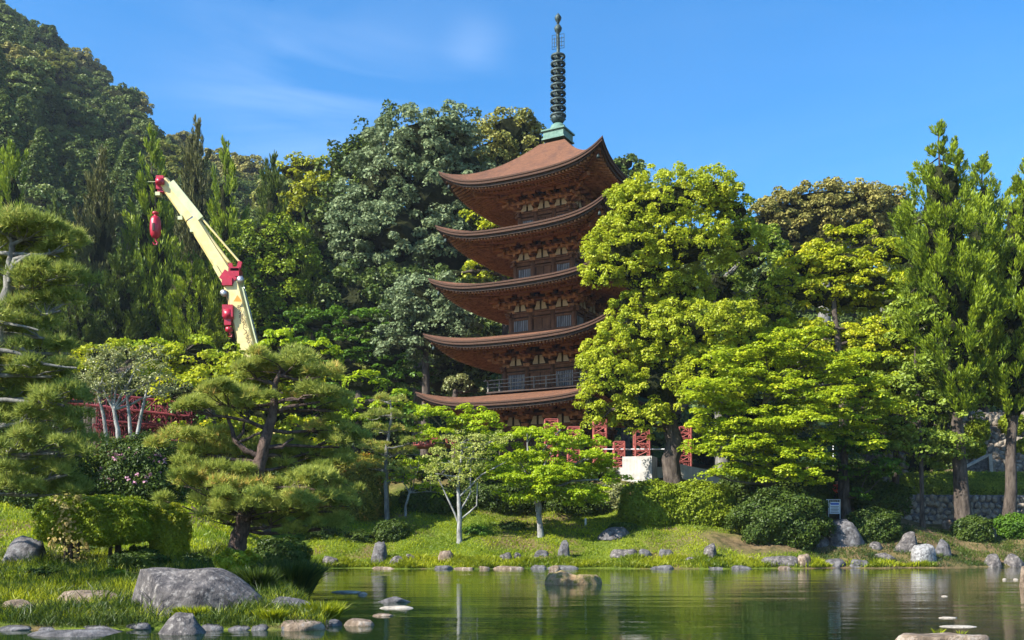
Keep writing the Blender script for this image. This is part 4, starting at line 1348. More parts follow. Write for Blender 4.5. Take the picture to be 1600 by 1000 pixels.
# flat edging stones laid along the far shore
v_ = []
x_ = 573
i = 0
rr = np.random.default_rng(77)
while x_ < 1290:
    w_ = rr.uniform(24, 58)
    Z = 43.85 + .35 * math.sin((x_ - 800) / F * 44 * .55)
    i += 1
    y_ = HOR + EYE / Z * F
    if rr.random() < .6:
        o = rock('flat stone in the low edging along the far shore of the pond', x_ + w_ / 2, y_ + .4, w_ * 1.08, rr.uniform(3, 7), 'rock_brown' if rr.random() < .45 else 'rock_dark', 3, 9, .05, .6, 200 + i, name='edging_stone', cat='edging stone', group='edging stones of the far shore')
        o.location.z -= .02; o.location.y = Z + .12 + rr.uniform(-.15, .25); o.rotation_euler = (rr.uniform(-.08, .08), rr.uniform(-.05, .05), rr.uniform(-.2, .2))
    x_ += w_ * rr.uniform(.9, 1.15)
rock('long flat tan slab in the water at the bottom right', 1478, 1008, 156, 17, 'rock_brown', 4, 6, .03, .35, 301, sink=.3, shape=lambda v: np.c_[v[:, :2], np.minimum(v[:, 2] * 2.2, .9 + .06 * np.sin(v[:, 0] * 7))])
rock('thin pale stone just above the water behind the bottom right slab', 1500, 980, 62, 2, 'rock_pale', 3, 4, .02, .5, 302)
rock('smallest pale stone farther behind the bottom right slab', 1484, 966, 32, 2, 'rock_pale', 2, 4, .02, .5, 303)
rock('tiny pale stone showing in the shallow water at the right', 1477, 932, 12, 1.5, 'rock_pale', 2, 4, .02, .5, 304)
rock('pinkish upright stone cut by the right edge of the view', 1602, 916, 16, 32, 'rock_brown', 3, 4, .03, .7, 305)
rock('first tiny pebble in the water near the right edge', 1570, 906, 7, 2.5, 'rock_pale', 2, 4, .02, .5, 306, name='pebble')
rock('second tiny pebble close to the pinkish stone', 1588, 906, 9, 2.5, 'rock_pale', 2, 4, .02, .5, 307, name='pebble')

# small white marker post on the lawn, bamboo stake, signboard, lamp post
p = hit(915, 822); mb = MB(); mb.tube([p + Vector((0, 0, -.1)), p + Vector((0, 0, .40))], .05, 8); o = mb.build('marker_post', M['white']); tag(o, 'short white marker post standing on the sunny lawn', 'marker post')
p = hit(607, 812); mb = MB(); mb.tube([p + Vector((0, 0, -.2)), P(606, 735, p.y)], .055, 7); tag(mb.build('bamboo_stake', M['bamboo']), 'upright bamboo stake propping the small tiered pine', 'stake')
p = P(1304, 810, 50.2)
sg = empty('signboard', p, 0, 'small white signboard with a blue heading beside the dark round azalea', 'signboard')
mb = MB(); mb.box((0, 0, .55), (.52, .04, .62)); bd = mb.build('board', M['white'], sg)
mb = MB(); mb.box((0, -.024, .76), (.44, .006, .10)); mb.build('heading', M['blue'], bd)
mb = MB()
for q in range(5): mb.box((0, -.024, .62 - q * .075), (.42 - .05 * (q % 2), .006, .028))
mb.build('text_lines', M['rock_dark'], bd)
mb = MB()
for sx in (-1, 1): mb.tube([(sx * .3, .03, -.5), (sx * .3, .03, 1.0)], .022, 6)
mb.tube([(-.42, .03, .98), (.30, .03, .98)], .02, 6)
for q in range(8): mb.tube([(-.42 + q * .1, .03, .86), (-.42 + q * .1, .03, .98)], .01, 4)
mb.build('frame', M['white'], sg)
mb = MB(); p = P(1302, 760, 53); mb.tube([P(1302, 800, 53), P(1302, 684, 53)], .035, 7)
lp = mb.build('lamp_post', M['white']); tag(lp, 'thin pale pole with a short cross arm behind the signboard, under the maples', 'pole')
mb = MB(); mb.beam(P(1299, 684, 53), P(1308, 683, 53), .1, .1); mb.build('cross_arm', M['white'], lp)

# ================================================================== THE PERSON
def skin_figure(name, verts, edges, radii, mat, parent, root=0, sub=2):
    me = bpy.data.meshes.new(name)
    me.from_pydata(verts, edges, [])
    o = bpy.data.objects.new(name, me); scene.collection.objects.link(o)
    sk = o.modifiers.new('s', 'SKIN')
    for i, q in enumerate(me.skin_vertices[0].data):
        q.radius = (radii[i], radii[i]) if isinstance(radii[i], (int, float)) else radii[i]
        q.use_root = i == root
    ss = o.modifiers.new('u', 'SUBSURF'); ss.levels = sub; ss.render_levels = sub
    bpy.context.view_layer.update()
    m2 = bpy.data.meshes.new_from_object(o.evaluated_get(bpy.context.evaluated_depsgraph_get()))
    bpy.data.objects.remove(o)
    m2.materials.clear(); m2.materials.append(mat)
    for q in m2.polygons: q.use_smooth = True
    n = bpy.data.objects.new(name, m2); link(n, parent)
    return n
pz = 52.0
pp_ = P(1307, 798, pz)
person = empty('person', pp_, R(20), 'person in a red-orange jacket and dark trousers standing behind the signboard under the maples', 'person')
V_ = [(0, 0, .92), (0, 0, 1.10), (0, 0, 1.34), (0, 0, 1.45), (0, .01, 1.56), (0, 0, 1.64),
      (.17, 0, 1.38), (.25, -.03, 1.12), (.20, -.18, .95), (-.17, 0, 1.38), (-.24, -.04, 1.12), (-.12, -.22, 1.05),
      (.10, 0, .86), (.11, -.02, .48), (.11, 0, .08), (.12, -.13, .03), (-.10, 0, .86), (-.12, .03, .48), (-.12, .08, .08), (-.13, -.05, .03),
      (.17, -.25, .92), (-.06, -.28, 1.04)]
E_ = [(0, 1), (1, 2), (2, 3), (3, 4), (4, 5), (2, 6), (6, 7), (7, 8), (8, 20), (2, 9), (9, 10), (10, 11), (11, 21), (0, 12), (12, 13), (13, 14), (14, 15), (0, 16), (16, 17), (17, 18), (18, 19)]
Rr = [(.15, .11), (.14, .10), (.17, .11), .055, .09, .085, .075, .05, .035, .075, .05, .035, .095, .06, .042, .035, .095, .06, .042, .035, .03, .03]
skin_figure('body', V_, E_, Rr, M['skin'], person)
skin_figure('jacket', [V_[i] if i else (0, 0, .86) for i in (0, 1, 2, 6, 7, 8, 9, 10, 11)], [(0, 1), (1, 2), (2, 3), (3, 4), (4, 5), (2, 6), (6, 7), (7, 8)], [(.17, .13), (.165, .125), (.19, .13), .10, .07, .052, .10, .07, .052], M['red_cloth'], person)
skin_figure('trousers', [(0, 0, .94), V_[12], V_[13], V_[14], V_[16], V_[17], V_[18]], [(0, 1), (1, 2), (2, 3), (0, 4), (4, 5), (5, 6)], [(.155, .115), .11, .075, .06, .11, .075, .06], M['navy'], person)
mb = MB(); v = ICO3[0] * np.array([.105, .115, .10]) + [0, .025, 1.665]; v = v[:, :]; mb.add(v, ICO3[1], smooth=True); mb.build('hair', M['hair'], person)

# ================================================================== TREES AND SHRUBS OF THE MIDDLE GROUND
def ground_z(x, Z):
    X_ = (x - 800) / F * Z
    return Vector((X_, Z, float(G(X_, Z))))

# camphor tree right of the pagoda
Z = 51.5
b = ground_z(1052, Z)
CAM = [(1040, 318, 72, 52), (990, 335, 48, 48), (1108, 305, 48, 38), (1150, 330, 30, 26), (975, 395, 60, 52), (1075, 385, 70, 45), (940, 425, 34, 38), (1010, 430, 50, 36), (1150, 375, 45, 34, 1),
       (1070, 515, 95, 44), (1000, 520, 62, 44), (1150, 510, 42, 36), (958, 590, 52, 58), (1030, 600, 62, 55), (1000, 655, 46, 32), (932, 560, 28, 34), (1100, 580, 58, 52), (1060, 460, 50, 34, 1.5), (925, 635, 22, 34), (980, 475, 26, 14)]
tree('camphor_tree', 'big round-crowned camphor tree with fresh yellow-green leaves hiding the right side of the pagoda', 'tree', b,
     [P(1050, 690, Z), P(1042, 600, Z + .5), P(1046, 500, Z + .5), P(1060, 400, Z + .5)], .55, .18, pl(CAM, Z), M['camphor'], M['bark'], pr=.32, k=94, leaf=.118, seed=3, sq=.85, cover=1.6, core=.66, twigs=4)
Z = 57
tree('camphor_tree', 'darker thin-leaved camphor tree behind the right shoulder of the big camphor tree', 'tree', ground_z(1130, Z),
     [P(1125, 620, Z), P(1110, 520, Z), P(1125, 440, Z)], .4, .14, pl([(1170, 400, 50, 40), (1120, 450, 50, 45), (1200, 460, 50, 70), (1170, 540, 60, 60), (1200, 380, 35, 26), (1210, 560, 50, 60), (1170, 640, 60, 50)], Z), M['camphor_dark'], M['bark_grey'], pr=.5, k=80, leaf=.17, seed=4, cover=1.0, core=.6)
# layered maples right of the camphor tree
Z = 48.5
tree('maple_tree', 'spreading maple with flat yellow-green layers over the hedges right of the camphor tree', 'tree', ground_z(1205, 51),
     [P(1200, 740, 50), P(1190, 660, 50), P(1200, 600, 50)], .22, .09, pl(split([(1150, 590, 85, 14), (1330, 590, 60, 14), (1350, 640, 60, 14), (1330, 680, 60, 14), (1130, 570, 50, 12), (1110, 640, 40, 10), (1215, 560, 75, 14), (1120, 625, 60, 12), (1230, 610, 90, 14), (1110, 665, 52, 13), (1190, 650, 95, 14), (1260, 660, 70, 14), (1130, 705, 60, 12), (1210, 695, 90, 14), (1130, 735, 50, 9), (1200, 735, 85, 12), (1270, 720, 45, 14), (1290, 615, 50, 14), (1170, 545, 60, 12), (1240, 530, 60, 14), (1300, 560, 60, 14), (1180, 675, 80, 12), (1200, 720, 80, 12), (1260, 755, 36, 10)], 4, 1), Z, deep=1.6),
     M['maple_gold'], M['bark_grey'], pr=.40, k=76, leaf=.125, seed=5, sq=.4, up=1.0, maxlimb=26, cover=1.5, core=0, back=.7, twigs=1, jit=.4)
Z = 54
tree('zelkova_tree', 'tall bushy tree with bright yellow-green crown in front of the golden hilltop tree', 'tree', ground_z(1318, 51),
     [P(1318, 640, 52), P(1310, 540, 53), P(1300, 440, 54)], .30, .12, pl(split([(1295, 395, 66, 44), (1250, 430, 40, 42), (1245, 485, 50, 50), (1215, 440, 36, 34), (1330, 370, 40, 26), (1420, 440, 34, 34), (1205, 500, 40, 34), (1360, 420, 58, 46), (1390, 470, 45, 42), (1310, 480, 80, 55), (1290, 555, 80, 48), (1370, 530, 70, 50), (1250, 545, 40, 40), (1350, 600, 70, 45), (1310, 640, 60, 36), (1400, 600, 50, 60), (1240, 590, 40, 30)], 6, 4, .48, .75, .42), Z),
     M['zelkova'], M['bark'], pr=.36, k=80, leaf=.13, seed=6, sq=.6, maxlimb=26, cover=1.25, core=.62, twigs=1)
Z = 51
tree('zelkova_tree', 'shadier leafy tree with a thin trunk just left of the tallest cedar trunk', 'tree', ground_z(1442, 50.5),
     [P(1440, 740, 50.5), P(1436, 640, 51), P(1430, 560, 51)], .13, .07, pl([(1430, 500, 46, 36), (1470, 560, 40, 45), (1420, 590, 50, 40), (1460, 640, 50, 40), (1400, 660, 50, 40), (1440, 705, 60, 36), (1480, 700, 36, 34), (1370, 700, 50, 26), (1500, 620, 36, 40), (1350, 660, 40, 30)], Z),
     M['camphor_dark'], M['bark'], pr=.42, k=60, leaf=.15, seed=7, sq=.6, cover=1.05, core=.4, twigs=3)
tree('maple_tree', 'dark leafy maple with drooping low sprays beside the signboard', 'tree', ground_z(1322, 50.2),
     [P(1322, 760, 50.2), P(1318, 700, 50)], .20, .12, pl([(1340, 700, 50, 14), (1290, 690, 50, 12), (1350, 740, 40, 12), (1290, 728, 30, 8), (1390, 730, 36, 12), (1350, 772, 22, 8)], 49.8, deep=1.6),
     M['maple_dark'], M['bark'], pr=.40, k=50, leaf=.14, seed=8, sq=.4, up=.9, cover=1.5, core=0, twigs=3)

tree('maple_tree', 'yellow-green leafy tree filling the gap between the bright crown and the tallest cedar', 'tree', ground_z(1400, 53.5),
     [P(1400, 640, 53.5), P(1398, 520, 53.5)], .2, .1, pl(split([(1385, 450, 40, 40), (1400, 510, 50, 40), (1380, 570, 60, 40), (1430, 560, 40, 40), (1440, 620, 50, 40), (1390, 640, 50, 36), (1220, 520, 40, 40), (1300, 600, 70, 40), (1470, 480, 30, 40), (1480, 560, 30, 50)], 5, 9, .45, .7, .42), 53), M['maple_gold'], M['bark'], pr=.36, k=56, leaf=.15, seed=160, sq=.6, cover=1.15, core=.5, twigs=1, maxlimb=16)
# cedars: plumes of upright sprays set on tiers round a straight trunk
def cedar_parts(widths, H, r, dens=1.0, pl_=.55, k=60, leaf=.2):
    """widths: (height fraction, half width m); returns limb mesh builder and crown builder, base at z 0"""
    zf_ = np.array([q[0] for q in widths]) * H; wf_ = np.array([q[1] for q in widths])
    cm, br = MB(), MB()
    zs_ = np.linspace(zf_[0], zf_[-1], 60)
    area = float(np.sum(np.interp(zs_, zf_, wf_)) * (zs_[1] - zs_[0]) * math.pi * 2)
    n = int(dens * area / (pl_ * pl_ * .95))
    C, D, Ln, Wd = [], [], [], []
    wm_ = wf_.max()
    ph = r.uniform(0, 6, 4)
    while len(C) < n:
        z_ = r.uniform(zf_[0], zf_[-1]); w_ = float(np.interp(z_, zf_, wf_))
        if r.random() > w_ / wm_ + .04: continue
        a = r.uniform(0, 2 * math.pi)
        if math.sin(a) > .35 and r.random() < .5: continue
        lump = .84 + .20 * math.sin(a * 3 + z_ * 1.1 + ph[0]) + .16 * math.sin(a * 6 - z_ * 2.3 + ph[1]) + .12 * math.sin(z_ * 3.2 + a * 2 + ph[2])
        if lump < .72 and r.random() < .6: continue
        q = w_ * lump * (r.uniform(.85, 1.05) if r.random() < .72 else r.uniform(.35, .85))
        C.append((math.cos(a) * q, math.sin(a) * q, z_ - .12 * q))
        D.append((math.cos(a) * .6 + r.normal() * .15, math.sin(a) * .6 + r.normal() * .15, .9 + .3 * r.random()))
        f_ = .55 + .45 * w_ / wm_
        Ln.append(pl_ * r.uniform(1.1, 1.7) * f_); Wd.append(pl_ * r.uniform(.42, .66) * f_)
        if len(C) % 14 == 0: limb_tube(br, (0, 0, z_ + .15), C[-1], .045, .012, r, n=3)
    C, D = np.array(C), unit(np.array(D))
    for q in np.linspace(.04, .9, 9):  # dark cores along the trunk, shade of the cedar's inside in their colour
        z_ = zf_[0] + (zf_[-1] - zf_[0]) * q * .86; w_ = float(np.interp(z_, zf_, wf_)) * .42
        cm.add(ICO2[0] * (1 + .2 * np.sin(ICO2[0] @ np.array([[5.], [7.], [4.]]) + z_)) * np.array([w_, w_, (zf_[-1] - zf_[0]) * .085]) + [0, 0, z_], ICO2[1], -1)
    plumes(cm, C, D, np.array(Ln), np.array(Wd), k, leaf, r)
    return cm, br
def cedar(label, base, top, lobes_px, Z, mat, seed, pr=.55, k=60, leaf=.2, r0=.38, name='cedar_tree', group=None, dens=1.0, width=None, **kw):
    r = np.random.default_rng(seed)
    T = empty(name, base, 0, label, 'tree', group)
    o = np.array(base); top = np.array(top); H = top[2] - o[2]; s = Z / F
    wd_ = sorted([((EYE + (HOR - y_) * s - o[2]) / H, w_ * s) for y_, w_ in width])
    cm, br = cedar_parts(wd_, H, r, dens, pr, k, leaf)
    dx = (top - o)[0] / H
    for b_ in (cm, br):
        for v_ in b_.v: v_[:, 0] += v_[:, 2] * dx
    tp = [np.array([0, 0, -.4])] + [(top - o) * t for t in np.linspace(.12, .97, 8)]
    for q in tp[1:-1]: q += r.normal(size=3) * .05
    m_ = MB(); m_.tube(tp, [r0 * 1.4] + list(np.linspace(r0, .03, 8)), 10, wob=.1, seed=seed); m_.build('trunk', M['bark'], T)
    br.build('limbs', M['bark'], T, kind='stuff')
    cm.build('crown', mat, T, tone=True)
    return T
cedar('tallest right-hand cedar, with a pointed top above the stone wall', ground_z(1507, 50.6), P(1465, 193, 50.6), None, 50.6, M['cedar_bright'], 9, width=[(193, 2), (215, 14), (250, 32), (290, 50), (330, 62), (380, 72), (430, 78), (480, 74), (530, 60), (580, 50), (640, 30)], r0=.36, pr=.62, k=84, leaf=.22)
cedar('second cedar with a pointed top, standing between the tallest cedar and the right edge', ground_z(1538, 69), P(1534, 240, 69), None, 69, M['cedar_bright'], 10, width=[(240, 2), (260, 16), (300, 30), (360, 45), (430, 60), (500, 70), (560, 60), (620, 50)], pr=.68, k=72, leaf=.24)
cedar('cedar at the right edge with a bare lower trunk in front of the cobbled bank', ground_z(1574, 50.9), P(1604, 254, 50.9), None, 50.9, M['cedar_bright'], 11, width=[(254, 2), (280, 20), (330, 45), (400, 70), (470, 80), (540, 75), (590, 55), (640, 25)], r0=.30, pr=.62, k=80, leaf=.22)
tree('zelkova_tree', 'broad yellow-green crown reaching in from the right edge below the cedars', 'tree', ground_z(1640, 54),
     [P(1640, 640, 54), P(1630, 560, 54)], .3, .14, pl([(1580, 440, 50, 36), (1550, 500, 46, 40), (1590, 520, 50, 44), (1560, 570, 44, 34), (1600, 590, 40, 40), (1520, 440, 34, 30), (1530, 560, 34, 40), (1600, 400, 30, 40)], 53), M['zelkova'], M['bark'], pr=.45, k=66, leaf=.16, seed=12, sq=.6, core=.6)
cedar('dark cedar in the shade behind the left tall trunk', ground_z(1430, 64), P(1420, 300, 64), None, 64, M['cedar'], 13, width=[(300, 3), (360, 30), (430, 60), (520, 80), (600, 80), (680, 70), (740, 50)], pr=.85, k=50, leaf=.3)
# golden hilltop trees at the right
ZG = 88
tree('chinquapin_tree', 'golden brown evergreen with a broad domed crown against the sky right of the camphor tree', 'tree', (P(1290, 480, ZG).x, ZG, 15),
     [P(1290, 420, ZG), P(1285, 380, ZG)], .7, .3, pl([(1290, 320, 100, 32), (1215, 335, 45, 28), (1350, 325, 50, 30), (1240, 365, 60, 24), (1330, 365, 70, 28), (1190, 352, 30, 22), (1270, 345, 80, 36)], ZG), M['gold'], M['bark_grey'], pr=.55, k=80, leaf=.22, seed=14, sq=.7, core=.72)
tree('chinquapin_tree', 'smaller golden flowering evergreen touching the tallest cedar on its left', 'tree', (P(1390, 480, ZG).x, ZG + 3, 15),
     [P(1390, 420, ZG), P(1388, 390, ZG)], .5, .2, pl([(1385, 322, 34, 26), (1400, 350, 34, 30), (1370, 372, 40, 26), (1230, 395, 50, 24), (1300, 400, 60, 24)], ZG + 2), M['gold'], M['bark_grey'], pr=.55, k=80, leaf=.22, seed=15, sq=.7, core=.72)
# dark growth filling the hillside between and below
r = np.random.default_rng(3)
def fill(name, label, lobes, Z, mat, seed, group=None, **kw):
    x0 = lobes[0][0]
    b_ = ground_z(x0, Z); 
    top_ = P(x0, lobes[0][1], Z)
    a = dict(pr=.72, k=64, leaf=.29, sq=.75, core=.72, twigs=2, cover=1.4)
    a.update(kw)
    bk_ = a.pop('bark', M['bark'])
    return tree(name, label, 'tree', b_, [Vector((b_.x, b_.y, (b_.z + top_.z) / 2)), top_ - Vector((0, 0, .5))], a.pop('r0', .4), a.pop('r1', .2), pl(lobes, Z), mat, bk_, seed=seed, **a)
fill('evergreen_tree', 'huge silver-green evergreen oak with a rounded crown directly left of the pagoda', [(655, 235, 78, 62), (700, 215, 50, 48), (605, 290, 66, 60), (680, 310, 80, 66), (575, 345, 48, 46), (630, 370, 90, 56), (725, 270, 46, 56), (560, 400, 40, 40), (600, 430, 46, 40), (700, 390, 60, 50), (735, 340, 40, 60), (560, 360, 50, 50)], 80, M['oak_grey'], 21, pr=.66, k=100, leaf=.235, bark=M['bark_grey'], r0=.7, cover=1.35)
fill('evergreen_tree', 'olive-green evergreen oak showing between the big silver oak and the spire base', [(795, 212, 50, 42), (765, 250, 44, 40), (828, 228, 34, 36), (740, 300, 46, 44), (790, 280, 50, 50), (770, 345, 50, 30)], 84, M['oak_olive'], 22, pr=.7, k=90, leaf=.25, bark=M['bark_grey'], r0=.6)
fill('evergreen_tree', 'small grey-green evergreen below the big silver oak, beside the third pagoda roof', [(665, 470, 60, 40), (715, 490, 46, 44), (635, 500, 40, 40), (690, 530, 60, 44), (620, 540, 36, 30)], 72, M['oak_grey'], 23, pr=.55, k=80, leaf=.20)
fill('evergreen_tree', 'dark shaded evergreen beside the lower pagoda walls on the left', [(740, 560, 60, 56), (790, 530, 50, 60), (700, 590, 60, 40), (760, 470, 60, 50), (560, 480, 60, 60), (650, 440, 50, 30)], 77, M['hill'], 24)
fill('evergreen_tree', 'sunlit olive shrubby tree showing between the second and third pagoda roofs', [(788, 420, 32, 14), (750, 422, 22, 14), (740, 345, 20, 18), (770, 355, 24, 12), (715, 428, 16, 8)], 74, M['zelkova'], 25, pr=.5, k=70, leaf=.2)
fill('evergreen_shrub', 'small light green shrubby tree left of the second storey railing', [(712, 600, 22, 13), (740, 608, 20, 9)], 68, M['grey_shrub'], 26, pr=.4, k=70, leaf=.16)
fill('cedar_tree', 'dark cedar crown behind the left shoulder of the silver oak', [(600, 195, 22, 24), (580, 215, 24, 26), (555, 240, 26, 28), (530, 265, 28, 34), (565, 285, 40, 50)], 92, M['cedar'], 27, pr=.8, sq=1.1)
fill('cedar_tree', 'dark conifer crown peeping out behind the top right corner of the pagoda roof', [(978, 256, 16, 12), (965, 262, 12, 10), (995, 268, 14, 14), (980, 300, 30, 30)], 90, M['hill'], 28, pr=.5)
fill('evergreen_tree', 'yellow-green flowering crown on the ridge left of the silver oak', [(470, 256, 26, 12), (490, 266, 28, 14), (510, 285, 24, 24), (452, 268, 20, 14), (500, 310, 30, 26), (480, 300, 40, 20), (470, 330, 50, 26), (520, 340, 30, 30)], 95, M['hedge_yellow'], 29)
fill('evergreen_tree', 'dark round evergreen crown below the yellow ridge tree', [(500, 380, 40, 60), (530, 440, 40, 50), (480, 460, 50, 60), (520, 330, 34, 40)], 88, M['hill'], 30)
fill('cypress_tree', 'dense rounded green cypress right of the crane boom', [(425, 375, 50, 40), (400, 410, 46, 44), (450, 410, 42, 50), (425, 460, 62, 56), (440, 510, 60, 44), (395, 480, 40, 50)], 76, M['cedar_bright'], 31, pr=.62, k=85, leaf=.2, sq=1.0)
fill('evergreen_tree', 'dark understory evergreen behind the trimmed pine, below the crane', [(400, 640, 60, 36), (340, 640, 60, 36), (460, 640, 50, 34), (280, 650, 50, 30), (520, 650, 40, 30), (570, 660, 40, 34), (620, 650, 40, 34)], 60, M['maple_dark'], 130, pr=.55, k=60, leaf=.22)
fill('garden_shrub', 'mixed green shrubbery hiding the crane carrier behind the trimmed pine', [(405, 600, 60, 30), (345, 605, 50, 28), (290, 615, 50, 22), (460, 600, 40, 24), (420, 650, 60, 30), (380, 690, 70, 30), (470, 690, 50, 34), (310, 690, 50, 30)], 47, M['zelkova'], 131, pr=.45, k=60, leaf=.18)
fill('evergreen_tree', 'dark evergreen growth behind the small tiered pine and the decked red truss', [(590, 700, 50, 40), (640, 730, 50, 36), (690, 745, 50, 34), (740, 750, 50, 30), (560, 740, 40, 40), (800, 750, 50, 26), (860, 755, 50, 24), (920, 750, 40, 22)], 56, M['hedge_dark'], 132, pr=.5, k=60, leaf=.2)
fill('garden_shrub', 'bright sunlit shrub tops left of the white-barked tree, above the red trusses', [(140, 575, 34, 18), (250, 550, 40, 16), (310, 545, 40, 14), (360, 560, 40, 16), (200, 545, 30, 12)], 54, M['maple_gold'], 170, pr=.45, k=60, leaf=.17, sq=.6)
fill('garden_shrub', 'sunlit yellow-green shrub right of the trimmed pine top', [(560, 600, 40, 20), (590, 640, 40, 18), (545, 650, 36, 20), (620, 625, 26, 12)], 55, M['maple'], 171, pr=.42, k=60, leaf=.16, sq=.5, up=.8)
# the cedar rows on the left
CV = {}
for i, (x_, y_, wd_, mt, lb, Z_) in enumerate([
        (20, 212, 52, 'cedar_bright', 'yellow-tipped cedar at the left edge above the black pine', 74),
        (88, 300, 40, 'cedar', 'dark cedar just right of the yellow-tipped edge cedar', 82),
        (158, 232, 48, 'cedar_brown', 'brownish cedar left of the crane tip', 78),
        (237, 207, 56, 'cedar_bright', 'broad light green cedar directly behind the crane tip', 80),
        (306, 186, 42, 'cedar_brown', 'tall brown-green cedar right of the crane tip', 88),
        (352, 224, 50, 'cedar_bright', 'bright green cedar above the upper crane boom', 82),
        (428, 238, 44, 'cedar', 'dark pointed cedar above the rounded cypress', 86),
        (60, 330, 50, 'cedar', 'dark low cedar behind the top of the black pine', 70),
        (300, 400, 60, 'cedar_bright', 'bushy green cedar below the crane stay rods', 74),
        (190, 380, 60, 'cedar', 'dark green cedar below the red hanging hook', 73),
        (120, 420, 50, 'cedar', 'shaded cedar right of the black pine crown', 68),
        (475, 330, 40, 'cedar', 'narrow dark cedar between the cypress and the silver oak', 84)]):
    key = (mt, i % 2)
    if key not in CV:
        rr_ = np.random.default_rng(300 + len(CV))
        prof_ = [(.10, .8), (.22, 1.0), (.45, 1.0), (.65, .82), (.80, .55), (.92, .28), (1.0, .04)] if i % 2 else [(.10, .9), (.25, 1.0), (.5, .95), (.72, .72), (.86, .5), (.95, .3), (1.0, .06)]
        cm_, br_ = cedar_parts([(a_, b_ * 3.2) for a_, b_ in prof_], 20.0, rr_, .95, .85, 52, .34)
        t_ = MB(); t_.tube([(0, 0, -1), (0, 0, 5), (.05, 0, 12), (0, 0, 19.6)], [.5, .38, .24, .03], 9, wob=.1)
        CV[key] = (cm_.mesh('crown', M[mt], True), br_.mesh('limbs', M['bark']), t_.mesh('trunk', M['bark']))
    b_ = ground_z(x_, Z_); H_ = P(x_, y_, Z_).z - b_.z
    T = empty('cedar_tree', b_, (i * 1.3) % .8 - .4, lb, 'tree')
    T.scale = (wd_ * Z_ / F / 3.2,) * 2 + (H_ / 20.0,)
    for nm, me_ in zip(('crown', 'limbs', 'trunk'), CV[key]):
        o = bpy.data.objects.new(nm, me_); o.parent = T; scene.collection.objects.link(o)
        if nm == 'limbs': o['kind'] = 'stuff'
# fresh maples between the crane and the pagoda
fill('maple_tree', 'deep green layered maple in the middle distance left of the pagoda', [(490, 505, 60, 18), (560, 505, 66, 24), (540, 540, 80, 22), (600, 560, 70, 26), (520, 575, 80, 22), (640, 590, 44, 20), (580, 610, 80, 22), (450, 520, 40, 16), (500, 620, 60, 30)], 73, M['maple_dark'], 32, pr=.5, k=70, leaf=.2, sq=.45, up=.9, core=.65)
fill('maple_tree', 'brilliant yellow-green maple top behind the trimmed pine, right of the crane boom', [(440, 532, 30, 13), (485, 545, 46, 14), (425, 545, 16, 12), (510, 556, 22, 10)], 57, M['maple'], 33, pr=.4, k=80, leaf=.17, sq=.6)
fill('garden_tree', 'low yellow-green leafy tree behind the lattice trusses, left of the crane boom', [(330, 572, 60, 20), (280, 560, 50, 16), (240, 590, 46, 24), (380, 580, 40, 20), (300, 605, 70, 22)], 52, M['zelkova'], 34, pr=.45, k=70, leaf=.16, sq=.6)
fill('garden_tree', 'yellow-green tree top between the black pine and the white-barked tree', [(155, 560, 34, 16), (185, 548, 34, 12), (130, 590, 34, 22)], 50, M['zelkova'], 35, pr=.42, k=70, leaf=.15, sq=.6)
tree('garden_tree', 'small grey-green tree with several pale slanting trunks in front of the red trusses', 'tree', ground_z(188, 44),
     [P(184, 670, 44), P(178, 640, 44)], .14, .08, pl([(200, 575, 60, 28), (160, 590, 36, 26), (245, 595, 36, 28), (200, 605, 60, 20), (180, 560, 36, 16), (230, 560, 36, 18), (150, 610, 34, 20), (270, 610, 24, 18)], 44, deep=.8), M['grey_shrub'], M['bark_white'], pr=.3, k=46, leaf=.085, seed=36, sq=.7, cover=1.1, core=0, twigs=5)
zz_ = 44
for i, (xa, xb, xc) in enumerate([(205, 202, 196), (212, 220, 232), (168, 162, 150)]):
    mb = MB(); mb.tube([P(xa, 695, zz_), P(xb, 650, zz_), P(xc, 600, zz_)], [.10, .08, .05], 7, wob=.1)
    tag(mb.build('slanting_trunk', M['bark_white']), ['upright pale trunk just right of the grey-green tree', 'pale trunk slanting right before the red trusses', 'thin pale trunk slanting left before the red trusses'][i], 'tree trunk')

# maples and garden trees on the far lawn
h_ = hit(845, 838)
tree('maple_tree', 'vivid green maple with a pale forked trunk on the sunny lawn before the pagoda', 'tree', h_,
     [P(842, 790, h_.y), P(836, 765, h_.y)], .15, .11, pl(split([(855, 676, 40, 10), (770, 725, 34, 14), (940, 710, 34, 14), (960, 745, 24, 14), (850, 745, 80, 14), (850, 695, 46, 14), (800, 710, 36, 14), (905, 700, 50, 14), (860, 725, 70, 14), (925, 730, 40, 16), (800, 745, 40, 14), (880, 755, 70, 16), (840, 780, 40, 12), (835, 680, 30, 10), (890, 680, 34, 9), (940, 760, 26, 16), (790, 770, 30, 10), (910, 780, 40, 14)], 4, 2), h_.y, deep=1.4),
     M['maple'], M['bark_white'], pr=.26, k=50, leaf=.105, seed=37, sq=.5, up=.8, maxlimb=9, cover=1.5, core=0, twigs=1, back=.8)
tree('maple_tree', 'bright green layered maple behind the pale crape myrtle, under the lowest pagoda roof', 'tree', ground_z(735, 53),
     [P(735, 740, 53), P(735, 690, 53)], .15, .08, pl(split([(670, 690, 30, 10), (800, 680, 34, 10), (715, 636, 30, 8), (690, 650, 44, 10), (740, 650, 44, 11), (665, 665, 30, 8), (720, 668, 60, 10), (765, 680, 50, 10), (790, 700, 34, 10), (700, 720, 50, 12), (770, 730, 40, 14), (750, 705, 50, 12)], 4, 3), 51.5, deep=1.4),
     M['maple'], M['bark_grey'], pr=.28, k=50, leaf=.115, seed=38, sq=.5, up=.9, maxlimb=9, cover=1.5, core=0, twigs=1)
h_ = hit(718, 848)
Z = h_.y
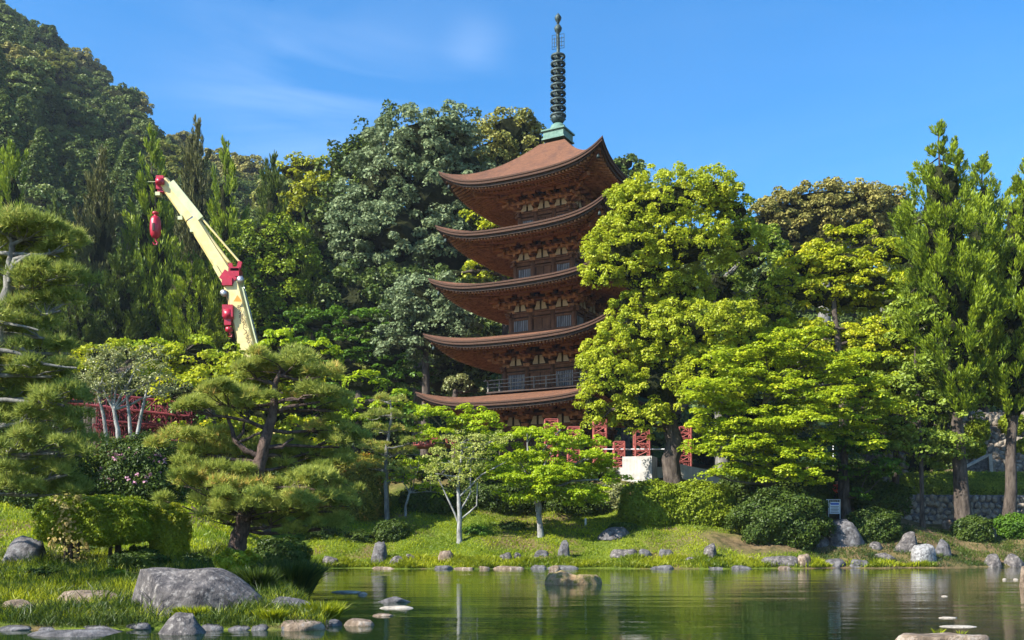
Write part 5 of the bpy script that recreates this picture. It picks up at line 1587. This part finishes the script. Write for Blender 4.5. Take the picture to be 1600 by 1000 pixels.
tree('crape_myrtle', 'pale bare-limbed crape myrtle with a thin crown at the middle of the lawn', 'tree', h_,
     [P(718, 800, Z), P(716, 760, Z), P(722, 700, Z)], .13, .05, pl([(700, 720, 34, 22), (740, 715, 34, 24), (770, 690, 30, 16), (680, 740, 22, 16), (720, 690, 34, 14), (715, 745, 44, 20)], Z), M['myrtle'], M['bark_white'], pr=.26, k=36, leaf=.085, seed=39, sq=.6, cover=1.3, core=0, twigs=6)
mb = MB()
for pts_, rd_ in ((((718, 822), (700, 780), (684, 745)), (.055, .025)), (((719, 812), (745, 790), (746, 752)), (.05, .03)), (((719, 775), (752, 742), (790, 722)), (.05, .025)), (((717, 800), (735, 770), (736, 710)), (.05, .03))):
    p_ = [P(a_, b_, Z) for a_, b_ in pts_]
    mb.tube([p_[0], (p_[0] + p_[1]) / 2 + Vector((.03, .02, 0)), p_[1], (p_[1] + p_[2]) / 2, p_[2]], list(np.linspace(rd_[0], rd_[1], 5)), 7, wob=.1)
tag(mb.build('crape_myrtle_limbs', M['bark_white']), 'white spreading lower limbs of the pale crape myrtle on the lawn', 'tree limbs')
h_ = hit(634, 806); Z = h_.y
tree('garden_tree', 'small white-limbed garden tree with a yellow-green crown left of the crape myrtle', 'tree', h_,
     [P(634, 790, Z), P(640, 770, Z)], .08, .05, pl([(650, 735, 34, 14), (625, 750, 22, 10), (660, 760, 26, 9), (640, 718, 22, 9), (690, 770, 22, 8)], Z), M['maple'], M['bark_white'], pr=.26, k=46, leaf=.09, seed=41, sq=.5, cover=1.3, core=0, twigs=5)
h_ = hit(845, 838)
mb = MB(); mb.tube([P(840, 800, h_.y - .05), P(837, 785, h_.y - .05), P(834, 765, h_.y - .1)], [.10, .07, .05], 8)
tag(mb.build('maple_limb', M['bark_white']), 'pale side limb forking from the trunk of the vivid green lawn maple', 'tree limb')

# shrubs and hedges
def hs_(x, y): return hit(x, y)
def put(name, label, x, y, wpx, hpx, mat, k, leaf=.10, seed=1, depth=.8, power=2.6, **kw):
    p = hs_(x, y); s = p.y / F
    return shrub(name, label, (p.x, p.y + wpx * s * depth / 2, p.z - .05), (wpx * s, wpx * s * depth, hpx * s * 1.04), M[mat], k, leaf, seed, power, **kw)
put('hedge_shrub', 'large rounded clipped shrub with sunny left face in front of the concrete block', 1020, 826, 92, 74, 'hedge', 15000, .12, 1, power=3)
put('hedge_shrub', 'broad clipped shrub joined to the right of the large rounded one', 1098, 824, 110, 72, 'hedge', 15000, .12, 2, power=3)
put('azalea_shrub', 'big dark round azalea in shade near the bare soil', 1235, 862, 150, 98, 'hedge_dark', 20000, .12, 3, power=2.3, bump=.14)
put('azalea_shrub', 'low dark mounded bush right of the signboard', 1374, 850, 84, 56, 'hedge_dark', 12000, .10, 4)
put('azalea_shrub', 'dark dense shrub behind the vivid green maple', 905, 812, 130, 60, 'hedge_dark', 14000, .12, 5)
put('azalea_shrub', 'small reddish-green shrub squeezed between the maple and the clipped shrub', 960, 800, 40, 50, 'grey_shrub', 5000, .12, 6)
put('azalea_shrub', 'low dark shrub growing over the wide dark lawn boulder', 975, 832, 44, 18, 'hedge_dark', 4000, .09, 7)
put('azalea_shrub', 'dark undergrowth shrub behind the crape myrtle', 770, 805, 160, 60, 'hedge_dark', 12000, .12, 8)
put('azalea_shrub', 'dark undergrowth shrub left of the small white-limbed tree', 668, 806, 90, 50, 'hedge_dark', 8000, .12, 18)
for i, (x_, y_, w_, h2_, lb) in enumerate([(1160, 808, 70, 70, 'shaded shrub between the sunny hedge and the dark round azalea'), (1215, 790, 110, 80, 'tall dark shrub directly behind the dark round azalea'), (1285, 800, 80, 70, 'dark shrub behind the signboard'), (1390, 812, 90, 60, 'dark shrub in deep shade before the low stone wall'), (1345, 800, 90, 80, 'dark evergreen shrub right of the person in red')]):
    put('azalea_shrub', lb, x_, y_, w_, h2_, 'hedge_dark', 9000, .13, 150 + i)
put('hedge_shrub', 'tall clipped shrub with a reddening sunlit top right of the trimmed pine', 545, 818, 110, 108, 'hedge_warm', 20000, .11, 9, power=3)
put('azalea_shrub', 'small spiky round shrub on the lawn above the standing rock', 610, 850, 54, 38, 'hedge_dark', 5000, .09, 10)
put('azalea_shrub', 'dark low shrub between the two tall trunks at the right', 1530, 850, 60, 44, 'hedge_dark', 6000, .11, 11)
put('azalea_shrub', 'mid-green low shrub at the right edge beside the tall trunk', 1600, 846, 70, 44, 'maple_dark', 6000, .11, 12)
# the long hedge on top of the rubble wall
p = P(1430, 770, 53.5)
shrub('long_hedge', 'long straight clipped hedge on top of the rubble stone wall at the right', (P(1530, 772, 54).x, 54, 3.75), (9.2, 1.1, 1.35), M['camphor_dark'], 16000, .10, 13, 7, .03, cat='hedge', stem=False)
for i, (x_, y_, w_, h2_) in enumerate([(1526, 672, 34, 34), (1518, 700, 36, 34), (1580, 662, 34, 34), (1600, 700, 26, 30)]):
    Z_ = 63.0
    p = P(x_, y_ + h2_ / 2, Z_ - (y_ - 660) * .03)
    shrub('azalea_shrub', ['round shrub high on the cobbled bank left of the bare cedar trunk', 'lower leafy shrub on the cobbled bank beside the left tall trunk', 'round shrub high on the cobbled bank right of the bare cedar trunk', 'shrub on the cobbled bank cut by the right edge'][i], p, (w_ * Z_ / F, w_ * Z_ / F, h2_ * Z_ / F), M['hedge'], 4000, .13, 80 + i)
# left garden
def flowers(T, r, S3, c):
    m_ = MB(); n = 45
    cl = np.array([[-.45, -.85, .55], [-.15, -.9, .35], [.55, -.8, .3], [-.75, -.6, .1], [.2, -.9, -.2], [-.55, -.8, -.25]])
    q = cl[r.integers(0, 6, n)] + r.normal(size=(n, 3)) * np.array([.12, .04, .14])
    p_ = unit(q) * S3 * 1.03 + c
    puffs(m_, p_, np.full(n, .07), 10, .075, r, 1, .2, .9)
    m_.build('blossoms', M['pink'], T, tone=True)
put('rhododendron_shrub', 'tall dark rhododendron with scattered pink blossoms below the white-barked tree', 205, 790, 140, 112, 'hedge_dark', 16000, .10, 14, power=3, extra=flowers)
p = hit(210, 788); 
shrub('hedge_shrub', 'flat bright yellow-green hedge top under the red trusses', (P(222, 700, p.y + 4.2).x, p.y + 4.2, EYE + (HOR - 712) / F * (p.y + 4.2)), (2.3, 1.2, .68), M['hedge_yellow'], 9000, .09, 15, 4, stem=False)
h_ = hit(145, 880)
Zb = h_.y
T = shrub('clipped_bush', 'clipped bush with a flat overhanging yellow-green head on dark stems beside the near shore', (P(150, 838, Zb).x, Zb, EYE + (HOR - 846) / F * Zb), (162 * Zb / F, 1.5, 72 * Zb / F), M['hedge'], 34000, .062, 16, 4.5, .05, stem=False)
m_ = MB()
for x_, w_ in ((107, .10), (182, .08), (120, .05), (170, .05)):
    a_ = P(x_, 888, Zb + .3) - Vector(T.location)
    m_.tube([a_ - Vector((0, 0, .25)), P(x_ + 3, 850, Zb + .4) - Vector(T.location), P(x_ - 4, 820, Zb + .4) - Vector(T.location)], [w_ * 1.2, w_, w_ * .7], 8, wob=.15)
m_.build('stem', M['bark'], T)
put('red_leaf_shrub', 'leggy shrub with pale reddish new leaves in front of the clipped bush', 100, 886, 62, 124, 'red_tips', 900, .085, 17, power=2, bump=.3, core=False)
put('azalea_shrub', 'rounded yellow-topped bush right of the clipped overhanging bush', 256, 878, 62, 90, 'hedge_yellow', 11000, .065, 19, power=2.6)
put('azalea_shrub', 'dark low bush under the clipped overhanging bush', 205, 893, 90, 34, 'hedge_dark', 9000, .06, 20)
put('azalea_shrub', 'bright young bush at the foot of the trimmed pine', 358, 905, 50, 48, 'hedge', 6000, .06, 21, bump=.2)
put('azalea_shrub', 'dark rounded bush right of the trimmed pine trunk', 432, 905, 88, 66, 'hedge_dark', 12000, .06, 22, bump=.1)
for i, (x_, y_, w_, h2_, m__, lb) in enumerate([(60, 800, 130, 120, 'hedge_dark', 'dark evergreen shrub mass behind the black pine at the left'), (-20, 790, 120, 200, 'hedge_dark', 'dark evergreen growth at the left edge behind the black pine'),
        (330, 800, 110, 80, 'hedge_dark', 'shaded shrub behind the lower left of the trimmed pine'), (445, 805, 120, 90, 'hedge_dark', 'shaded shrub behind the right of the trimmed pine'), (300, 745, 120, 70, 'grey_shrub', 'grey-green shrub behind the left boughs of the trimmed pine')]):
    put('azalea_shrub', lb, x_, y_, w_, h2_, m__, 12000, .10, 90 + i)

# low plants that roughen the near bank
for i, (x_, y_, w_, h2_, m__, lb) in enumerate([(60, 905, 60, 22, 'hedge_dark', 'low dark weedy clump on the near bank under the left rock'), (170, 905, 50, 20, 'hedge', 'small leafy clump left of the big slanted boulder'), (215, 880, 60, 30, 'hedge_dark', 'dark ground shrub under the clipped bush stems'), (300, 885, 46, 20, 'hedge_dark', 'dark low plant behind the top of the big slanted boulder'),
        (15, 905, 50, 16, 'hedge', 'low leafy clump at the left edge of the near bank'), (110, 925, 40, 12, 'hedge_dark', 'tiny dark weed clump above the flat stone ledge'), (130, 868, 70, 22, 'hedge_dark', 'dark ground cover beneath the left end of the clipped bush'), (385, 890, 40, 30, 'hedge_yellow', 'sunny young shoots between the pine trunk and the sedge'),
        (745, 838, 44, 20, 'maple_dark', 'low fern-like shrub at the foot of the crape myrtle'), (800, 830, 50, 18, 'hedge_dark', 'low dark shrub left of the lawn maple trunk'), (560, 850, 50, 22, 'hedge_dark', 'low dark plant in shade left of the spiky round shrub'), (500, 845, 60, 26, 'hedge_dark', 'dark low shrub below the right boughs of the trimmed pine')]):
    put('low_shrub', lb, x_, y_, w_, h2_, m__, 2600, .085, 180 + i, power=2.0, bump=.35)

# ================================================================== PINES WITH CLOUD-PRUNED PADS
def needles(mb, base, dirs, ln, wd_, tone, r):
    n = len(base)
    side = unit(np.cross(dirs, unit(r.normal(size=(n, 3))))) * (wd_ / 2)
    L_ = (ln * r.uniform(.7, 1.2, n))[:, None]
    v = np.stack([base - side, base + side, base + dirs * L_], 1)
    mb.add(v.reshape(-1, 3), np.arange(3 * n).reshape(n, 3), tone)
def pine(label, base, trunk, radii, pads, Z, mat, seed, tuft=9, ln=.13, wd_=.016, dens=150, name='pine_tree', bark='bark_red', limbs=(), candles=0, deep=1.0, grow=1.0):
    r = np.random.default_rng(seed)
    T = empty(name, base, 0, label, 'tree')
    o = np.array(base)
    tp = [Vector(np.array(p_) - o) for p_ in trunk]
    fine, fr = [], []
    for i in range(len(tp) - 1):
        for q in range(4):
            t = q / 4; fine.append(tp[i].lerp(tp[i + 1], t) + Vector(r.normal(size=3) * radii[i] * .12)); fr.append(radii[i] * (1 - t) + radii[i + 1] * t)
    fine.append(tp[-1]); fr.append(radii[-1])
    m_ = MB(); m_.tube(fine, fr, 12, wob=.18, seed=seed); m_.build('trunk', M[bark], T)
    for pth, ra, rb in limbs:
        m_ = MB(); q = [Vector(np.array(p_) - o) for p_ in pth]
        ff = []
        for i in range(len(q) - 1): ff += [q[i].lerp(q[i + 1], t) + Vector(r.normal(size=3) * ra * .15) for t in (0, .33, .66)]
        ff.append(q[-1])
        m_.tube(ff, list(np.linspace(ra, rb, len(ff))), 9, wob=.18, seed=seed); m_.build('limb', M[bark], T)
    fa = np.array([p_[:] for p_ in fine])
    for (x_, y_, rx, ry, *dz) in pads:
        rx, ry = rx * grow, ry * grow * 1.2
        dz_ = dz[0] if dz else 0
        c = np.array(P(x_, y_, Z + dz_)) - o
        s = (Z + dz_) / F
        Rr_ = np.array([rx * s, max(rx * s * .8 * deep, .25), ry * s])
        m_ = MB()
        # sub-clumps make the pad uneven
        nc_ = max(5, int(Rr_[0] * Rr_[1] * 9))
        a = r.uniform(0, 2 * math.pi, nc_); q = np.sqrt(r.random(nc_))
        cc = c + np.stack([np.cos(a) * q * Rr_[0], np.sin(a) * q * Rr_[1], (1 - q ** 2) * Rr_[2] * .7 + r.normal(size=nc_) * Rr_[2] * .38 - Rr_[2] * .2], 1)
        nt_ = int(dens * Rr_[0] * Rr_[1] * 3.14 / nc_) + 8
        cr_ = r.uniform(.14, .40, nc_) * (.8 + .4 * Rr_[0])
        d = unit(r.normal(size=(nc_, nt_, 3))); d[..., 2] = np.where(d[..., 2] < -.25, -d[..., 2], d[..., 2])
        bp = cc[:, None] + d * (cr_[:, None, None]) * np.array([1, 1, .6]) * r.uniform(.5, 1.0, (nc_, nt_, 1))
        up_ = unit(d * .7 + np.array([0, 0, .7]))
        nd = unit(up_[:, :, None, :] + r.normal(size=(nc_, nt_, tuft, 3)) * .62)
        bb = np.repeat(bp[:, :, None, :], tuft, 2)
        tone = np.clip(r.uniform(0, 1, (nc_, 1, 1)) * .45 + r.uniform(0, 1, (nc_, nt_, 1)) * .4 + r.uniform(0, .2, (nc_, nt_, tuft)), 0, 1)
        needles(m_, bb.reshape(-1, 3), nd.reshape(-1, 3), ln, wd_, tone.ravel(), r)
        m_.build('needle_pad', M[mat], T, tone=True)
        # limb from the trunk to the pad, with twigs
        i = int(np.argmin(np.linalg.norm((fa - (c - [0, 0, Rr_[2]])) * np.array([1, 1, 1.6]), axis=1)))
        lm = MB(); pts_ = limb_tube(lm, fa[i], c - np.array([0, 0, Rr_[2] * .45]), .055, .03, r, sag=-.1)
        for j in r.permutation(nc_)[:min(nc_, 9)]: limb_tube(lm, pts_[3], cc[j] - [0, 0, .05], .022, .008, r, n=4)
        lm.build('limb', M[bark], T)
        if candles:
            cd = MB()
            for j in range(candles):
                q_ = cc[int(r.integers(0, nc_))] + [r.uniform(-.1, .1), -.05, .12]
                cd.tube([q_, q_ + [0, 0, r.uniform(.12, .24)]], [.011, .005], 4)
            cd.build('candle_shoots', M['red_tips'], T, tone=True, kind='stuff')
    return T
Z = hit(372, 868).y
b = hit(372, 868)
pd_ = [(420, 735, 60, 16, 1.0), (340, 740, 60, 18, .9), (400, 760, 80, 18, .8), (300, 715, 50, 14, .6), (500, 700, 44, 16, 1.1), (440, 700, 40, 14, 1.2), (530, 770, 30, 16, .6), (450, 574, 68, 11), (395, 582, 42, 9, .2), (495, 585, 34, 13), (430, 590, 60, 8, .4), (335, 622, 66, 14), (310, 640, 40, 10, -.3), (375, 640, 30, 14, -.2), (475, 622, 60, 11), (515, 635, 30, 12, .5), (380, 620, 34, 10, .5),
       (500, 668, 44, 16, 1.0), (530, 690, 36, 16, .9), (300, 690, 56, 16, .2), (345, 705, 56, 15, .5), (290, 735, 46, 15), (370, 735, 62, 16, .3), (455, 715, 52, 16, .7), (500, 745, 52, 18, .4), (330, 765, 62, 17, -.3), (400, 772, 66, 18, -.6), (300, 785, 46, 13, .2),
       (465, 785, 64, 17, -.5), (520, 790, 38, 18, .3), (355, 808, 66, 12, .4), (440, 815, 60, 12, -.2), (500, 820, 46, 14, .1), (390, 795, 50, 12, -.9), (480, 755, 40, 12, -.8)]
pine('trimmed garden pine with dark forked trunk and golden-green pads on the near left shore', b,
     [b - Vector((0, 0, .3)), P(372, 850, Z), P(382, 800, Z), P(400, 745, Z), P(412, 700, Z), P(428, 640, Z), P(430, 600, Z), P(440, 575, Z)], [.27, .24, .20, .19, .16, .12, .08, .04], pd_, Z, 'pine', 71, tuft=8, ln=.19, wd_=.022, dens=250, grow=1.03,
     limbs=[([P(405, 712, Z), P(385, 705, Z - .1), P(368, 688, Z - .1), P(358, 660, Z - .1), P(352, 640, Z)], .09, .04), ([P(412, 700, Z), P(440, 698, Z), P(458, 685, Z + .3)], .07, .03), ([P(428, 645, Z), P(455, 635, Z), P(500, 628, Z)], .07, .03), ([P(372, 685, Z - .1), P(380, 676, Z - .1), P(382, 660, Z)], .05, .03), ([P(375, 690, Z - .1), P(410, 675, Z), P(425, 668, Z)], .04, .03)])
# black pine at the left edge
Z = 20.5
b = Vector((P(-70, 860, Z).x, Z, float(G(P(-70, 860, Z).x, Z))))
pd_ = [(45, 366, 78, 14), (100, 384, 36, 14), (10, 358, 50, 12), (60, 400, 60, 12, .7), (130, 700, 30, 16, .5), (130, 620, 26, 14, .5), (60, 765, 60, 16, .4), (0, 760, 60, 18, .3), (60, 380, 60, 10, .5), (20, 425, 50, 14, .4), (85, 430, 50, 15, -.2), (50, 450, 60, 14, .3), (95, 478, 44, 14), (30, 490, 52, 15, -.3), (70, 520, 62, 16, .2), (110, 545, 34, 14, .4), (20, 560, 56, 16, -.2), (80, 580, 56, 16), (30, 610, 60, 16, .4), (100, 625, 40, 16, -.2),
       (50, 650, 66, 16), (115, 665, 34, 14, .3), (20, 690, 56, 16, -.3), (85, 700, 52, 16, .1), (45, 730, 62, 16, .3), (105, 735, 30, 12, .3), (-20, 380, 60, 20, .4), (-30, 470, 60, 26, .4), (-30, 560, 60, 26, .3), (-30, 650, 60, 30, .3), (-20, 730, 60, 24, .3), (10, 520, 50, 12, .8), (60, 610, 60, 14, .9)]
pine('large black pine with twisting grey limbs filling the left edge', b,
     [b - Vector((0, 0, .3)), P(-60, 760, Z), P(-35, 650, Z), P(-10, 560, Z), P(10, 480, Z), P(16, 420, Z), P(20, 375, Z)], [.30, .26, .22, .17, .12, .09, .05], pd_, Z, 'pine_dark', 72, tuft=8, ln=.19, wd_=.020, dens=200, grow=1.03, bark='bark_grey', candles=2,
     limbs=[([P(15, 432, Z - .3), P(24, 405, Z - .3), P(50, 402, Z - .3), P(62, 404, Z - .3)], .07, .035), ([P(14, 440, Z - .3), P(20, 415, Z - .3), P(48, 396, Z - .4), P(66, 400, Z - .3)], .05, .03), ([P(-20, 545, Z - .5), P(30, 552, Z - .5), P(70, 570, Z - .5), P(120, 575, Z - .4)], .05, .02), ([P(-20, 500, Z - .4), P(25, 508, Z - .5), P(60, 516, Z - .5)], .045, .02)])
# small tiered pine left of the maple
h_ = hit(605, 815); Z = h_.y
pine('small tiered pine with thin flat pads left of the small white-limbed tree', h_,
     [h_ - Vector((0, 0, .2)), P(603, 760, Z), P(604, 700, Z), P(612, 650, Z), P(610, 625, Z)], [.14, .12, .09, .06, .03],
     [(600, 625, 28, 5), (592, 648, 32, 5), (628, 650, 26, 5, .4), (600, 672, 36, 6), (588, 700, 34, 8), (615, 708, 36, 7, .4), (600, 730, 34, 9, -.2), (612, 745, 26, 8), (640, 690, 20, 5)], Z, 'pine', 73, tuft=8, ln=.16, wd_=.026, dens=110, bark='bark_grey')

# a tree just outside the left edge; it shades parts of the near bank
b = Vector((-15.6, 20.6, float(G(-15.6, 20.6))))
tree('garden_tree', 'leafy tree on the near bank just beyond the left edge, shading the boulder', 'tree', b, [b + Vector((.2, 0, 2.5)), b + Vector((.3, .1, 4.6))], .2, .1,
     [(np.array(b) + q, w_) for q, w_ in (((.3, 0, 5.6), (1.7, 1.7, 1.0)), ((1.6, .8, 4.9), (1.2, 1.1, .7)), ((-1.2, 1.4, 5.0), (1.3, 1.1, .8)), ((2.6, 2.6, 5.4), (1.1, .9, .6)), ((.2, -1.8, 4.6), (1.1, .9, .6)))],
     M['maple'], M['bark'], pr=.4, k=26, leaf=.14, seed=140, sq=.5, core=0, cover=1.0, back=1)

# ================================================================== GRASS
def blades(name, region, n, h0, h1, wd_, mat, seed, cond=None, lean=.35, clump=0):
    r = np.random.default_rng(seed)
    X_ = r.uniform(region[0], region[1], n * 3); Y_ = r.uniform(region[2], region[3], n * 3)
    if clump:
        nz_ = np.sin(X_ * 2.3 + np.sin(Y_ * 3.1)) + np.sin(Y_ * 2.9 + X_ * 1.1)
        keep = r.random(len(X_)) < np.clip(.55 + .4 * nz_, .12, 1)
        X_, Y_ = X_[keep], Y_[keep]
    z_ = G(X_, Y_)
    k = z_ > .03
    if cond is not None: k &= cond(X_, Y_, z_)
    X_, Y_, z_ = X_[k][:n], Y_[k][:n], z_[k][:n]
    m_ = len(X_)
    base = np.stack([X_, Y_, z_ - .02], 1)
    d = unit(np.stack([r.normal(size=m_) * lean, r.normal(size=m_) * lean, np.ones(m_)], 1))
    hh = r.uniform(h0, h1, m_) * (1 + .45 * np.sin(X_ * 3.7 + 1.1 * np.sin(Y_ * 4)) * .6)
    sd_ = unit(np.cross(d, unit(r.normal(size=(m_, 3))))) * wd_ / 2
    mid = base + d * hh[:, None] * .55
    tip = base + (d + np.stack([r.normal(size=m_), r.normal(size=m_), np.zeros(m_)], 1) * .25) * hh[:, None]
    v = np.stack([base, mid + sd_ * 1.1, tip, mid - sd_ * 1.1], 1)
    m2 = MB(); t_ = np.clip(.45 + .26 * np.sin(X_ * 1.7 + 2 * np.sin(Y_ * 1.3)) + .22 * np.sin(X_ * .6 - Y_ * .9 + np.sin(X_)) + r.normal(size=m_) * .22, 0, 1)
    m2.add(v.reshape(-1, 3), np.arange(4 * m_).reshape(m_, 4), t_)
    return m2.build(name, M[mat], tone=True, kind='stuff')
blades('bank_grass', (-14, -2.6, 16.3, 27), 52000, .08, .26, .015, 'grass', 1, clump=1)
blades('rough_grass', (-13, -3, 16, 27), 9000, .16, .40, .016, 'iris', 11, clump=1)
blades('shore_grass', (-10, -2.6, 15.7, 18.0), 9000, .10, .26, .014, 'iris', 2, cond=lambda a, b_, c: c < .40, clump=1)  # dark sedge colour carries the shade along the near waterline
blades('garden_grass', (-20, -5, 27, 44), 24000, .09, .2, .034, 'lawn', 3)
blades('lawn_grass', (-10, 14.8, 43.9, 52.5), 52000, .05, .15, .037, 'lawn', 4, cond=lambda a, b_, c: (((a - 12.2) / 3.4) ** 2 + ((b_ - 47.3) / 1.3) ** 2 > r.uniform(.6, 1.3, len(a))))
blades('waterside_grass', (-9, 20, 43.6, 45.4), 26000, .10, .32, .034, 'grass', 5, cond=lambda a, b_, c: c < .45, clump=1)
blades('shaded_grass', (14, 28, 44, 50.5), 16000, .06, .2, .03, 'iris', 6, clump=1)
def tuft(label, x, y, wpx, hpx, n, mat, seed, wd_=.022, name='grass_tuft', cat='grass tuft'):
    r = np.random.default_rng(seed)
    p = hit(x, y)
    if p.z < 0: p = P(x, y, F * EYE / (y - HOR))
    s = p.y / F; m_ = n
    a = r.uniform(0, 2 * math.pi, m_); q = np.sqrt(r.random(m_)) * wpx * s * .32
    base = np.stack([np.cos(a) * q, np.sin(a) * q * .6, np.zeros(m_) - .05], 1)
    d = unit(np.stack([np.cos(a) * r.uniform(0, .6, m_), np.sin(a) * r.uniform(0, .6, m_), np.ones(m_)], 1))
    hh = (hpx * s * r.uniform(.6, 1.15, m_))[:, None]
    sd_ = unit(np.cross(d, unit(r.normal(size=(m_, 3))))) * wd_ / 2
    mid = base + d * hh * .6; tip = base + d * hh + np.stack([np.cos(a), np.sin(a), -.3 * np.ones(m_)], 1) * hh * r.uniform(0, .35, (m_, 1))
    v = np.stack([base - sd_, base + sd_, mid + sd_ * .8, tip, mid - sd_ * .8], 1)
    m2 = MB(); m2.add(v.reshape(-1, 3), np.arange(5 * m_).reshape(m_, 5), r.uniform(0, 1, m_))
    o = m2.build(name, M[mat], tone=True); o.location = p
    return tag(o, label, cat)
tuft('bright green grass tuft between the boulder and the brown pond edge stone', 425, 972, 48, 26, 700, 'grass', 1)
tuft('bright green grass tuft standing over the brown pond edge stones', 505, 972, 60, 38, 1100, 'grass', 2)
tuft('grass tuft growing against the lower right of the big slanted boulder', 300, 968, 60, 26, 900, 'grass', 3)
tuft('tall dark sedge clump at the waterline right of the dark rounded bush', 455, 930, 90, 60, 1500, 'iris', 4, .03, 'sedge_clump', 'sedge')
tuft('dark sedge clump behind the right end of the big boulder', 400, 925, 60, 44, 900, 'iris', 5, .03, 'sedge_clump', 'sedge')
tuft('sparse dry grass on the bottom right slab', 1465, 990, 18, 16, 40, 'grass', 6, .008)
tuft('short green tuft on the right half of the bottom right slab', 1500, 990, 14, 12, 40, 'grass', 7, .008)

# thin spring haze between the camera and the mountain
mb = MB(); mb.box((0, 160, 118), (1400, 1000, 244))
M['haze'], t_, o_ = nodes('air_haze')
pv = t_.nodes.new('ShaderNodeVolumePrincipled')
pv.inputs['Density'].default_value = .00016
pv.inputs['Color'].default_value = (.75, .87, 1.0, 1)
pv.inputs['Anisotropy'].default_value = .2
t_.links.new(pv.outputs[0], o_.inputs['Volume'])
hz = mb.build('haze', M['haze'], kind='stuff')
